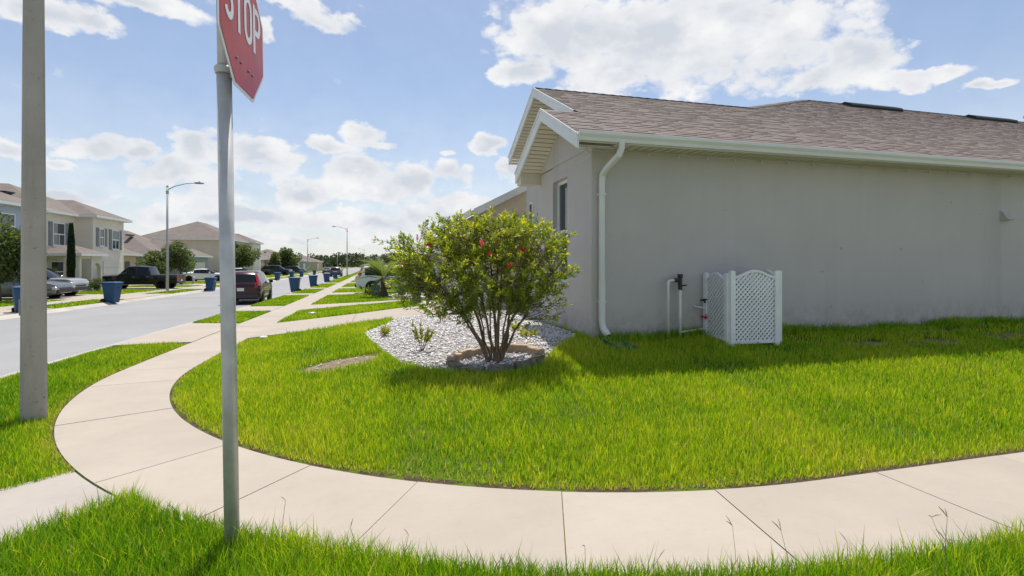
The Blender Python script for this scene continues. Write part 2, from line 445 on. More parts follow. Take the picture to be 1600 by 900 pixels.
def auto_smooth(o, ang=35):
    me = o.data; me.polygons.foreach_set('use_smooth', [True] * len(me.polygons))
    try: me.set_sharp_from_angle(angle=R(ang))
    except Exception: pass
    return o
def tag(o, label=None, cat=None, group=None, kind=None):
    if label: o['label'] = label
    if cat: o['category'] = cat
    if group: o['group'] = group
    if kind: o['kind'] = kind
    return o
def thing(name, label, cat, loc=(0, 0, 0), rz=0, group=None, kind=None):
    o = link(name, None); o.location = loc; o.rotation_euler = (0, 0, rz); o.empty_display_size = .2
    WL[o.name] = tuple(loc)
    return tag(o, label, cat, group, kind)
def copy_tree(o, parent=None):
    c = o.copy(); COL.objects.link(c); c.parent = parent
    for ch in list(o.children): copy_tree(ch, c)
    return c
def arrays_obj(name, mat, V, F4=None, F3=None, tone=None, parent=None):
    """fast mesh from numpy arrays: quads F4 and triangles F3"""
    me = bpy.data.meshes.new(name)
    if parent is not None: V = V - np.array(WL.get(parent.name, (0, 0, 0)))
    F4 = np.zeros((0, 4), int) if F4 is None else F4; F3 = np.zeros((0, 3), int) if F3 is None else F3
    me.vertices.add(len(V)); me.vertices.foreach_set('co', V.astype(np.float32).ravel())
    me.loops.add(F4.size + F3.size); me.loops.foreach_set('vertex_index', np.concatenate([F4.ravel(), F3.ravel()]).astype(np.int32))
    me.polygons.add(len(F4) + len(F3))
    st = np.concatenate([np.arange(len(F4)) * 4, F4.size + np.arange(len(F3)) * 3]).astype(np.int32)
    me.polygons.foreach_set('loop_start', st)
    if tone is not None:
        a = me.attributes.new('tone', 'FLOAT', 'POINT'); a.data.foreach_set('value', tone.astype(np.float32))
    me.materials.append(M[mat]); me.update(calc_edges=True); me.validate()
    return link(name, me, parent)

# ------------------------------------------------------------------ the lie of the land
C0, C1 = 3.18, 8.96                      # centre of the street corner's arcs
RI, RO, RKI, RKO = 5.94, 6.92, 8.32, 8.79   # lawn edge, sidewalk edge, kerb, asphalt
FARK = -12.0
RVv = [-60, 0, 9.6, 13, 20, 28, 42, 70, 120, 300, 900, 2500]; RVz = [0, 0, -.06, -.1, -.21, -.3, -.42, -.62, -.85, -1.4, -3, -5]
def base(v): return np.interp(v, RVv, RVz)
def qd(u, v):
    u = np.asarray(u, float); v = np.asarray(v, float)
    return np.where((u < C0) & (v < C1), np.hypot(u - C0, v - C1), np.where(v >= C1, C0 - u, C1 - v))
def zg(u, v):
    u = np.asarray(u, float); v = np.asarray(v, float); b = base(v); q = qd(u, v)
    rise = np.where(v < 14, .5, .5 - .42 * np.clip((v - 14) / 12, 0, 1))
    near = b + rise * np.clip((RI - q) / 4.07, 0, 1)
    near = np.where(q > RKI, b - .12, near)
    road = b - .16
    z = np.where((q > RKO - .03), road, near)
    z = np.where(u < FARK + .03, b - .12, z)
    z = np.where(u < FARK - .45, b + .05 * np.clip((FARK - .6 - u) / 6, 0, 1), z)
    z = np.where((v < -7.2) & (u > FARK), b, z)
    return z
def zr(v): return base(v) - .10
def zl(u, v): return float(zg(u, v))

def axis_pts(segs):
    out = []
    for a, b, st in segs: out += list(np.arange(a, b, st))
    return np.array(sorted(set(np.round(out, 4))))
us = axis_pts([(-2500, -300, 400), (-300, -60, 40), (-60, -16, 4), (-16, -9, 1), (-9, 16, .25), (16, 60, 4), (60, 300, 40), (300, 2600, 400)])
us = np.array(sorted(set(list(us) + [FARK - .46, FARK - .44, FARK + .02, FARK + .04, C0 - RKI - .01, C0 - RKI + .01, C0 - RKO + .02, C0 - RKO + .04])))
vs = axis_pts([(-400, -60, 60), (-60, -8, 6), (-8, 0, 1), (0, 20, .25), (20, 50, 1), (50, 140, 4), (140, 400, 20), (400, 2600, 300)])
U, V_ = np.meshgrid(us, vs); Zs = zg(U, V_)
# shallow scrape of bare earth in the lawn
SOIL = (-.47, 7.4, .62, .36)
dx, dy = (U - SOIL[0]), (V_ - SOIL[1]); dd = (dx * .97 + dy * .24) ** 2 / SOIL[2] ** 2 + (dy * .97 - dx * .24) ** 2 / SOIL[3] ** 2
Zs = Zs - .03 * np.clip(1.2 - dd, 0, 1)
nv, nu = U.shape
idx = np.arange(nv * nu).reshape(nv, nu)
F4 = np.stack([idx[:-1, :-1], idx[:-1, 1:], idx[1:, 1:], idx[1:, :-1]], -1).reshape(-1, 4)
g = arrays_obj('ground', 'ground', np.stack([U, V_, Zs], -1).reshape(-1, 3), F4); g['kind'] = 'structure'
g.data.polygons.foreach_set('use_smooth', [True] * len(g.data.polygons))

def sheet(mb, rows, dz, drop=.12):
    """a paved piece: rows of (x, y) points, draped dz above the land, with sides going down"""
    n = len(rows[0]); V = []; F = []
    for r in rows:
        for (x, y) in r: V.append((x, y, zl(x, y) + dz))
    m = len(rows)
    for i in range(m - 1):
        for k in range(n - 1): F.append((i * n + k, i * n + k + 1, (i + 1) * n + k + 1, (i + 1) * n + k))
    ring = [k for k in range(n)] + [i * n + n - 1 for i in range(1, m)] + [(m - 1) * n + k for k in range(n - 2, -1, -1)] + [i * n for i in range(m - 2, 0, -1)]
    b = len(V)
    for i in ring: V.append((V[i][0], V[i][1], V[i][2] - drop))
    q = len(ring)
    F += [(ring[i], b + i, b + (i + 1) % q, ring[(i + 1) % q]) for i in range(q)]
    mb.add(V, F)

# road
mb = MB(); vv = list(np.arange(-60, 0, 6)) + list(np.arange(0, 140, 2.)) + list(np.arange(140, 420, 20))
Vr = []; Fr = []
for y in vv:
    for x in (FARK - .02, -8.8, C0 - RKO): Vr.append((x, y, float(zr(y))))
for i in range(len(vv) - 1):
    for k in range(2): Fr.append((i * 3 + k, i * 3 + k + 1, i * 3 + k + 4, i * 3 + k + 3))
mb.add(Vr, Fr)
arc = [(C0 + RKO * math.cos(R(a)), C1 + RKO * math.sin(R(a))) for a in np.linspace(180, 270, 25)]
edge = arc + [(80, C1 - RKO)]
low = [(C0 - RKO, y) for y in np.linspace(C1, -7, 25)] + [(80, -7)]
V2 = [(x, y, float(zr(y)) + .0) for x, y in edge] + [(x, y, float(zr(y))) for x, y in low]
n = len(edge); mb.add(V2, [(i, i + n, i + 1 + n, i + 1) for i in range(n - 1)])
mb.build('road', 'asphalt')['kind'] = 'structure'

# rolled kerbs, cast in lengths
prof = [(0, 0.005), (.1, .012), (.26, -.05), (.36, -.092), (.47, -.094), (.47, -.3), (0, -.3)]
kerb = thing('kerb', None, None, kind='structure')
def kerb_piece(path): auto_smooth(MB().sweep(prof, path).build('kerb_length', 'kerb', kerb))
def kp(q, along):
    """point on the near kerb line; along: angle in degrees on the arc or ('v', y) / ('u', x) on the straights"""
    k, t = along
    if k == 'v': return ((C0 - q, t, float(base(t))), (-1, 0, 0))
    if k == 'u': return ((t, C1 - q, float(base(C1 - q))), (0, -1, 0))
    y = C1 + q * math.sin(R(t))
    return ((C0 + q * math.cos(R(t)), y, float(base(y))), (math.cos(R(t)), math.sin(R(t)), 0))
ys = [C1, 12, 15, 18, 21, 24, 27, 30, 34, 38, 42, 48, 56, 66, 80, 100, 140, 200, 300, 400]
for a, b in zip(ys, ys[1:]): kerb_piece([kp(RKI, ('v', t)) for t in np.linspace(b, a + .012, 5)])
aa = list(np.linspace(180, 270, 6))
for a, b in zip(aa, aa[1:]): kerb_piece([kp(RKI, ('a', t)) for t in np.linspace(a, b - .08, 6)])
for a in np.arange(C0, 36, 3.): kerb_piece([kp(RKI, ('u', t)) for t in (a, a + 1.5, a + 2.988)])
fy = list(np.arange(-20, 60, 5.)) + [60, 70, 80, 100, 140, 200, 300, 400]
for a, b in zip(fy, fy[1:]): kerb_piece([((FARK - .45, t, float(base(t))), (1, 0, 0)) for t in np.linspace(a, b - .012, 4)])

# sidewalk: one slab after another along the curve
walk = thing('sidewalk', None, None, kind='structure')
def pos(q, along):
    k, t = along
    if k == 'v': return (C0 - q, t)
    if k == 'u': return (t, C1 - q)
    return (C0 + q * math.cos(R(t)), C1 + q * math.sin(R(t)))
def slab(kind, a, b, q0, q1, n, name='slab', mat='concrete', parent=walk, dz=.012):
    m = MB(); sheet(m, [[pos(q, (kind, t)) for t in np.linspace(a, b, n)] for q in np.linspace(q0, q1, 3)], dz + random.uniform(-.002, .003))
    o = m.build(name, mat, parent)
    return o
jo = [180, 189, 197.6, 205, 212, 221.6, 231.6, 240.9, 251.1, 261.6]
for a, b in zip(jo, jo[1:]): slab('a', a + .028, b - .028, RI, RO, 7)
m = MB(); al = [('a', t) for t in np.linspace(261.63, 270, 6)] + [('u', 3.4), ('u', 3.692)]
sheet(m, [[pos(q, k) for k in al] for q in np.linspace(RI, RO, 3)], .012); m.build('slab', 'concrete', walk)
for i in range(14): slab('u', 3.70 + i * 1.3, 4.992 + i * 1.3, RI, RO, 3)
y = C1
while y < 46:
    b = y + 1.5; slab('v', b - .004, y + .004, RI, RO, 3); y = b
while y < 380:
    b = y + 12; slab('v', b - .01, y + .01, RI, RO, 5); y = b
y = 4.
while y < 300:
    b = y + (2. if y < 60 else 12)
    m = MB(); sheet(m, [[(x, t) for x in (-14.95, -14.4, -13.9)] for t in np.linspace(y, b - .012, 3)], .02); m.build('slab', 'concrete', walk); y = b
# ramp from the corner sidewalk down to the kerb
m = MB()
rows = []
for r in (RO + .014, RO + .5, RKI - .02): rows.append([(C0 + r * math.cos(R(t)), C1 + r * math.sin(R(t))) for t in np.linspace(218, 227.6, 6)])
sheet(m, rows, .007)
o = m.build('kerb_ramp', 'ramp'); tag(o, kind='structure')

# driveways, cast in slabs
def driveway(rows_list, name='driveway'):
    t = thing(name, None, None, kind='structure')
    for rows in rows_list:
        m = MB(); sheet(m, rows, .02 + random.uniform(-.002, .002)); m.build('slab', 'concrete', t)
def quadrows(x0, x1, ya0, ya1, yb0, yb1, n=3):
    """slab from x0 (y range ya0..ya1) to x1 (y range yb0..yb1)"""
    return [[(x0 + (x1 - x0) * f, (ya0 + (yb0 - ya0) * f) + ((ya1 + (yb1 - ya1) * f) - (ya0 + (yb0 - ya0) * f)) * g) for g in np.linspace(0, 1, 5)] for f in np.linspace(0, 1, n)]
g_ = .008
xs_i, xs_o, xk = C0 - RI, C0 - RO, C0 - RKI
def drive_near(y0, y1, xh, fl=.9, flare=.7):
    w = y1 - y0
    driveway([quadrows(xk + .012, xs_o - g_, y0 - .1, y1 + fl, y0, y1 + fl * .6), quadrows(xs_i + g_, xs_i + 2.2, y0 + .3, y1 + .5, y0 - .2, y1),
              quadrows(xs_i + 2.2 + g_, xs_i + 4.3, y0 - .2, y1, y0 - .2, y1), quadrows(xs_i + 4.3 + g_, xh, y0 - .2, y1, y0 - .2, y1)])
drive_near(12.0, 15.1, 4.0, 1.2)
drive_near(20.3, 22.8, 4.0, .3)
drive_near(31.2, 33.6, 6, .3)
drive_near(40.2, 42.6, 6, .3)
drive_near(52, 55, 6, .3); drive_near(63, 66, 6, .3)
def drive_far(y0, y1, xh):
    driveway([quadrows(-12.46, -13.89, y0 - .4, y1 + .4, y0, y1), quadrows(-14.96, -17.5, y0, y1, y0, y1), quadrows(-17.51, xh, y0, y1, y0, y1)])
for a, b, h in ((30.4, 35.8, -21), (42.8, 46.8, -20.1), (51, 55, -23.4), (62, 66, -22), (76, 80, -21), (97, 101, -20), (112, 116, -20), (20, 24, -19)): drive_far(a, b, h)

# ------------------------------------------------------------------ the corner house
HX, HY = 3.11, 7.0                       # front-left corner of the walls
house = thing('house', 'single-storey taupe stucco house with brown shingle roof and white gutter', 'house', (HX, HY, .45))
ZS = 3.31                                # soffit level
def zp(v): return 3.43 + .5 * (v - 6.6)  # the roof plane towards the side street
# walls
o = MB().box(HX, 26, HY, HY + .2, .15, 3.6).build('side_wall', 'stucco', house)
m = MB()
wy0, wy1, wz0, wz1 = 8.0, 8.72, 1.25, 3.05
T = .2
m.box(HX, HX + T, HY + .2, wy0, .15, 3.5).box(HX, HX + T, wy1, 9.4, .15, 3.3)
m.box(HX + .001, HX + T, wy0, wy1, .15, wz0).box(HX + .001, HX + T, wy0, wy1, wz1, 3.4)
m.build('front_wall', 'stucco', house)
# gable field above the front wall, 12 mm proud, with its lower edge as the band in the stucco
m = MB(); zb = 3.2
m.prism([(HX - .018, HY - .002, 3.32), (HX - .018, 9.42, 3.32), (HX - .018, 9.42, 3.42), (HX - .018, 8.1, 4.1), (HX - .018, HY - .002, 3.56)][::-1], (-.2, 0, 0))
m.build('gable_wall', 'stucco', house)
m = MB(); m.box(HX + T, 3.76, 9.2, 9.4, .15, 3.6)
m.prism([(3.76, 9.2, .15), (3.76, 12.6, .15), (3.76, 12.6, 4.35), (3.76, 10.6, 5.3), (3.76, 9.2, 4.6)][::-1], (-.2, 0, 0))
m.build('entry_wall', 'stucco', house)
MB().box(3.9, 26, 12.45, 12.65, .1, 4.3).build('far_side_wall', 'stucco', house)
# window in the front wall
wn = MB(); fx = HX + .09
for (a, b, c, d) in ((wy0, wy0 + .05, wz0, wz1), (wy1 - .05, wy1, wz0, wz1), (wy0 + .05, wy1 - .05, wz1 - .055, wz1), (wy0 + .05, wy1 - .05, wz0, wz0 + .055), (wy0 + .05, wy1 - .05, 2.12, 2.17)):
    wn.box(fx, fx + .06, a, b, c, d)
win = wn.build('window', 'vinyl', house)
MB().box(fx + .03, fx + .036, wy0 + .04, wy1 - .04, 2.15, wz1 - .04).build('pane', 'glass', win)
MB().box(fx + .04, fx + .046, wy0 + .04, wy1 - .04, wz0 + .04, 2.15).build('pane', 'glass', win)
MB().box(HX - .04, HX + .12, wy0 - .05, wy1 + .05, wz0 - .06, wz0 - .004).build('sill', 'stucco', win)
# narrow window of the entry
nw = MB(); nw.box(3.72, 3.757, 11.95, 12.2, 1.3, 3.1)
nwn = nw.build('window', 'vinyl', house); MB().box(3.712, 3.718, 11.99, 12.16, 1.35, 3.05).build('pane', 'glass', nwn)
# front door recess light on the wall
# roof decks
roof = thing('roof', None, None); roof.parent = house; roof.location = (0, 0, 0); WL[roof.name] = WL[house.name]
for k in ('label', 'category'):
    if k in roof: del roof[k]
UPR, VPR = 3.36, 10.6                     # front edge and ridge of the upper gable
HIP0, HIP1, VMR = 8.95, 13.9, 13.8         # where the hip leaves the upper ridge; main ridge
XE = 26.
m = MB()
P = lambda u, v, dz=0: (u, v, zp(v) + dz)
near = [P(2.7, 6.55), P(XE, 6.55), P(XE, VMR), P(HIP1, VMR), P(HIP0, VPR), P(UPR, VPR), P(UPR, 8.1), P(2.7, 8.1)]
m.add([(x, y, z - .02) for x, y, z in near], [tuple(range(8))])
zl_ = zp(8.1)
m.add([(2.7, 8.1, zl_ - .02), (4.4, 8.1, zl_ - .02), (4.4, 9.7, zl_ - .82), (2.7, 9.7, zl_ - .82)], [(0, 1, 2, 3)])          # lower gable, far slope
zu = zp(VPR); m.add([(UPR, VPR, zu - .02), (HIP0, VPR, zu - .02), (HIP0 + 2, 12.75, zu - .02 - 1.075), (UPR, 12.75, zu - .02 - 1.075)], [(0, 1, 2, 3)])
m.add([P(HIP0, VPR, -.02), P(HIP1, VMR, -.02), (HIP0 + 2, 17, 4.3)], [(0, 1, 2)])
m.add([P(HIP1, VMR, -.02), P(XE, VMR, -.02), (XE, 21, 3.4), (HIP1 - 1, 21, 3.4)], [(0, 1, 2, 3)])
m.build('roof_deck', 'far_roof', roof)
# shingles on the slope in view: overlapping tabs laid in courses
EXPO = .128; SL = math.sqrt(1.25); ca, sa = 1 / SL, .5 / SL
def on_roof(u, s, h):                     # u along the eave, s up the slope, h above the deck
    return (u, 6.55 + s * ca - h * sa, zp(6.55) + s * sa + h * ca)
tabs = []
smax = (VMR - 6.55) * SL
nc = int(smax / EXPO)
for r in range(nc):
    s0 = r * EXPO; v = 6.55 + s0 * ca
    u0 = 2.7 if v < 8.0 else UPR
    if v > VPR - .05: u0 = HIP0 + (v - VPR) * (HIP1 - HIP0) / (VMR - VPR)
    u = u0 - random.uniform(0, .2)
    while u < 25:
        w = random.choice((.16, .2, .24, .3, .34)); a = max(u, u0 - .012); b = u + w
        if b - a > .03: tabs.append((a, b, s0, random.random(), random.random()))
        u = b
def dist(t): return math.hypot((t[0] + t[1]) / 2, 6.55 + t[2] * ca)
def tab_mesh(mb, a, b, s0, th, tone, lo=0):
    L_ = EXPO + .05
    s1 = min(s0 + L_, smax + .01)
    V = [on_roof(a, s0, .004), on_roof(b, s0, .004), on_roof(b, s0, th), on_roof(a, s0, th), on_roof(b, s1, .003), on_roof(a, s1, .003)]
    mb.add(V, [(0, 1, 2, 3), (3, 2, 4, 5), (0, 3, 5), (1, 4, 2)], tone)
tabs.sort(key=lambda t: -(t[1] - t[0]) / dist(t) ** 2)
mb = MB()
for i, (a, b, s0, t, k) in enumerate(tabs):
    th = .016 if k > .45 else .011
    if i < 300:
        x = MB(); tab_mesh(x, a, b, s0, th, t); x.build('shingle', 'shingle_piece', roof)
    else: tab_mesh(mb, a, b, s0, th, t)
mb.build('shingles', 'shingle', roof, tone=True)['kind'] = 'stuff'
# ridge caps
def ridge(p, q, nm='ridge_cap'):
    p = Vector(p); q = Vector(q); n = int((q - p).length / .22); d = (q - p) / n; side = d.cross(Vector((0, 0, 1))).normalized() * .13
    x = MB()
    for i in range(n):
        a = p + d * i; b = a + d * 1.25; up = Vector((0, 0, .017)); lo = Vector((0, 0, -.045))
        t = random.random()
        x.add([a + up + side + lo, a + up, a + up - side + lo, b + side + lo, b + Vector((0, 0, .008)), b - side + lo], [(0, 1, 4, 3), (1, 2, 5, 4), (0, 2, 1)], t)
    x.build(nm, 'shingle', roof, tone=True)['kind'] = 'stuff'
ridge(P(UPR, VPR), P(HIP0, VPR)); ridge(P(HIP0, VPR), P(HIP1, VMR)); ridge(P(HIP1, VMR), P(XE, VMR))
# off-ridge vents
def roof_vent(u0, u1, s):
    V = []
    prof = [(-.02, .0), (-.02, .06), (.04, .1), (.3, .1), (.42, .02)]
    for u in (u0, u1):
        for ds, h in prof: V.append(on_roof(u, s + ds, h + .015))
    n = 5; F = [(i, i + 1, n + i + 1, n + i) for i in range(n - 1)] + [tuple(range(n - 1, -1, -1)), tuple(range(n, 2 * n))]
    v = MB().add(V, F).build('ridge_vent', 'vent_black', roof)
    # flange wings
    MB().add([on_roof(u0 - .12, s - .05, .022), on_roof(u1 + .05, s - .05, .022), on_roof(u1 + .05, s + .5, .022), on_roof(u0 - .12, s + .5, .022)], [(0, 1, 2, 3)]).build('vent_flange', 'vent_black', roof)
roof_vent(15.0, 17.2, smax - .75); roof_vent(20.6, 22.7, smax - .75)
pv = MB(); b0 = on_roof(22.95, smax - .9, 0)
pv.tube([b0, (b0[0], b0[1], b0[2] + .3)], .05, 10); pv.tube([(b0[0], b0[1], b0[2] + .26), (b0[0], b0[1], b0[2] + .34)], .085, 10)
pv.build('vent_pipe', 'galv', roof)
# fascia boards of the gables and the eave
def board(a, b, wd, th, nm, mat='white_trim', out=(-1, 0, 0)):
    a = Vector(a); b = Vector(b); o_ = Vector(out) * th; dn = Vector((0, 0, -wd))
    V = [a, b, b + dn, a + dn, a + o_, b + o_, b + dn + o_, a + dn + o_]
    return MB().add(V, [(0, 1, 2, 3), (7, 6, 5, 4), (0, 4, 5, 1), (1, 5, 6, 2), (2, 6, 7, 3), (3, 7, 4, 0)]).build(nm, mat, house)
board((2.70, 6.5, zp(6.5) + .0), (2.70, 8.1, zl_ + .0), .2, .03, 'fascia_board')
board((2.70, 8.1, zl_), (2.70, 9.72, zl_ - .81), .2, .03, 'fascia_board')
board((UPR, 8.3, zp(8.3) + .0), (UPR, VPR, zu), .2, .03, 'fascia_board')
board((UPR, VPR, zu), (UPR, 12.78, zu - 1.09), .2, .03, 'fascia_board')
# drip edges
board((2.665, 6.49, zp(6.49) + .018), (2.665, 8.1, zl_ + .018), .03, .012, 'drip_edge', 'white_trim'); board((2.665, 8.1, zl_ + .018), (2.665, 9.73, zl_ - .797), .03, .012, 'drip_edge')
board((UPR - .035, VPR, zu + .018), (UPR - .035, 12.79, zu - 1.077), .03, .012, 'drip_edge')
# soffits: ribbed vinyl, narrow grooved boards joined
def soffit(a0, a1, b0, b1, nm='soffit', n=20, gap=.12):
    """panel spanned by edge a0-a1 (outer) and b0-b1 (inner); ribs run from outer to inner edge"""
    a0, a1, b0, b1 = map(Vector, (a0, a1, b0, b1)); x = MB()
    for i in range(n):
        f0, f1 = i / n, (i + 1 - gap) / n; f2 = (i + 1) / n; up = Vector((0, 0, .012))
        p = [a0.lerp(a1, f0), a0.lerp(a1, f1), b0.lerp(b1, f1), b0.lerp(b1, f0)]
        x.add(p, [(0, 3, 2, 1)])
        q = [a0.lerp(a1, f1) + up, a0.lerp(a1, f2) + up, b0.lerp(b1, f2) + up, b0.lerp(b1, f1) + up]
        x.add(q, [(0, 3, 2, 1)]); x.add([p[1], q[0], q[3], p[2]], [(0, 1, 2, 3)])
    o = x.build(nm, 'soffit', house); o['kind'] = 'stuff'; return o
soffit((2.72, 6.56, ZS), (XE, 6.56, ZS), (2.72, 7.0, ZS), (XE, 7.0, ZS), n=150)
d_ = .19
soffit((2.705, 8.1, zl_ - d_), (2.705, 9.72, zl_ - .81 - d_), (3.3, 8.1, zl_ - d_), (3.3, 9.72, zl_ - .81 - d_), n=16)
soffit((2.705, 6.52, zp(6.52) - d_), (2.705, 8.1, zl_ - d_), (3.3, 6.52, zp(6.52) - d_), (3.3, 8.1, zl_ - d_), n=16)
soffit((UPR + .005, VPR, zu - d_), (UPR + .005, 12.78, zu - 1.09 - d_), (3.9, VPR, zu - d_), (3.9, 12.78, zu - 1.09 - d_), n=22)
# boxed eave returns
MB().prism([(2.71, 9.45, 3.12), (2.71, 9.72, 3.12), (2.71, 9.72, zl_ - .83), (2.71, 9.45, zl_ - .72)][::-1], (-.5, 0, 0)).build('eave_return', 'soffit', house)
MB().box(2.72, XE, 6.545, 6.565, 3.28, 3.42).build('fascia_board', 'white_trim', house)
# K-style gutter
gp = [(0, 0), (.07, 0), (.085, .045), (.115, .085), (.115, .125), (.1, .125), (.1, .09), (.07, .05), (.06, .012), (0, .012)]
gut = MB().sweep(gp, [((2.69, 6.54, 3.288), (0, -1, 0)), ((9, 6.54, 3.286), (0, -1, 0)), ((XE, 6.54, 3.28), (0, -1, 0))]).build('gutter', 'gutter', house)
MB().prism([(2.688, 6.54, 3.288), (2.688, 6.47, 3.288), (2.688, 6.455, 3.333), (2.688, 6.425, 3.373), (2.688, 6.425, 3.413), (2.688, 6.54, 3.413)], (-.004, 0, 0)).build('end_cap', 'gutter', gut)
# downspout: rectangular pipe with two bends and a kicked-out shoe
def rect_pipe(pts, w, d, nm, mat, parent):
    V = []; F = []
    for i, p in enumerate(pts):
        p = Vector(p); t = (Vector(pts[min(i + 1, len(pts) - 1)]) - Vector(pts[max(i - 1, 0)])).normalized()
        a = Vector((1, 0, 0)); a = (a - t * a.dot(t)).normalized(); b = t.cross(a); c = .012
        for sx, sy in ((-w + c, -d), (w - c, -d), (w, -d + c), (w, d - c), (w - c, d), (-w + c, d), (-w, d - c), (-w, -d + c)): V.append(p + a * sx + b * sy)
    n = 8
    for i in range(len(pts) - 1):
        for k in range(n): F.append((i * n + k, i * n + (k + 1) % n, (i + 1) * n + (k + 1) % n, (i + 1) * n + k))
    F.append(tuple((len(pts) - 1) * n + k for k in range(n)))
    return auto_smooth(MB().add(V, F).build(nm, mat, parent), 30)
dx_ = 3.29
ds = rect_pipe([(dx_ + .05, 6.49, 3.33), (dx_ + .05, 6.49, 3.22), (dx_ + .03, 6.53, 3.12), (dx_ - .02, 6.83, 2.98), (dx_ - .04, 6.93, 2.9), (dx_ - .04, 6.945, 2.78), (dx_ - .04, 6.945, 1.3)], .042, .034, 'downspout', 'gutter', house)
rect_pipe([(dx_ - .04, 6.943, 1.34), (dx_ - .04, 6.943, .72), (dx_ - .03, 6.92, .62), (dx_ + .0, 6.82, .52)], .045, .037, 'lower_length', 'gutter', ds)
MB().box(dx_ - .09, dx_ + .01, 6.9, 6.998, 2.6, 2.63).box(dx_ - .09, dx_ + .01, 6.9, 6.998, 1.0, 1.03).build('strap', 'gutter', ds)
rect_pipe([(dx_ - .0, 6.818, .517), (dx_ + .02, 6.77, .47)], .036, .028, 'outlet', 'black_plastic', ds)
# dryer vent hood high on the side wall
vh = MB(); vx, vz = 11.75, 2.5
vh.box(vx - .11, vx + .11, 6.985, 6.999, vz - .11, vz + .11)
vh.add([(vx - .09, 6.985, vz + .09), (vx + .09, 6.985, vz + .09), (vx + .09, 6.87, vz - .08), (vx - .09, 6.87, vz - .08), (vx - .09, 6.985, vz - .09), (vx + .09, 6.985, vz - .09)], [(0, 3, 2, 1), (0, 4, 3), (1, 2, 5), (3, 4, 5, 2)])
vh.build('wall_vent', 'stucco', house)
# string lights clipped under the eave
sl = thing('string_lights', 'string of small clear bulbs clipped under the eave of the taupe house', 'string lights', (3.0, 6.94, 3.29))
pts = []; bulbs = []
n = 30
for i in range(n + 1):
    x = 3.0 + i * .52; pts.append((x, 6.95, 3.285)); bulbs.append(x)
    if i < n: pts.append((x + .26, 6.95, 3.262))
MB().tube(pts, .0035, 4).build('wire', 'pvc', sl)
for x in bulbs: MB().lathe([(.006, .0), (.012, -.012), (.017, -.03), (.012, -.046), (.003, -.052)], 8, at=(x, 6.95, 3.28)).build('bulb', 'headlight', sl, smooth=True)
w2 = MB().tube([(3.0, 6.95, 3.285), (2.99, 6.97, 3.24), (3.085, 7.0, 3.2), (3.09, 7.5, 3.17)], .003, 4).build('wire', 'pvc', sl)

# ------------------------------------------------------------------ pipes and the lattice screen by the side wall
bf = thing('backflow_preventer', 'white pipe riser with black valve assembly standing by the taupe wall', 'pipes', (4.45, 6.86, .43))
MB().tube([(4.30, 6.84, .38), (4.30, 6.84, 1.28), (4.305, 6.84, 1.3), (4.33, 6.845, 1.32), (4.42, 6.85, 1.325)], .021, 10).build('riser_pipe', 'pvc', bf, smooth=True)
MB().tube([(4.53, 6.87, .38), (4.53, 6.87, 1.22)], .021, 10).build('riser_pipe', 'pvc', bf, smooth=True)
MB().tube([(4.53, 6.87, 1.1), (4.53, 6.87, 1.16)], .026, 10).build('pipe_collar', 'pvc', bf)
MB().tube([(4.30, 6.84, 1.25), (4.30, 6.84, 1.3)], .026, 10).build('pipe_collar', 'pvc', bf)
v_ = MB().tube([(4.41, 6.85, 1.325), (4.45, 6.853, 1.325), (4.5, 6.86, 1.33)], [.028, .034, .03], 10).tube([(4.53, 6.87, 1.18), (4.53, 6.87, 1.4)], [.034, .03], 10).tube([(4.53, 6.87, 1.36), (4.53, 6.87, 1.42)], .042, 10).build('valve_body', 'black_plastic', bf)
MB().tube([(4.46, 6.82, 1.29), (4.46, 6.8, 1.22)], .012, 6).tube([(4.56, 6.86, 1.24), (4.63, 6.85, 1.25)], .012, 6).build('valve_handle', 'black_plastic', v_)
MB().tube([(4.55, 6.88, .52), (5.02, 6.95, .55)], .017, 8).build('cross_pipe', 'pvc', bf)
ls = thing('lattice_screen', 'white vinyl lattice screen with scalloped top hiding equipment by the taupe wall', 'screen', (5.4, 6.6, .42))
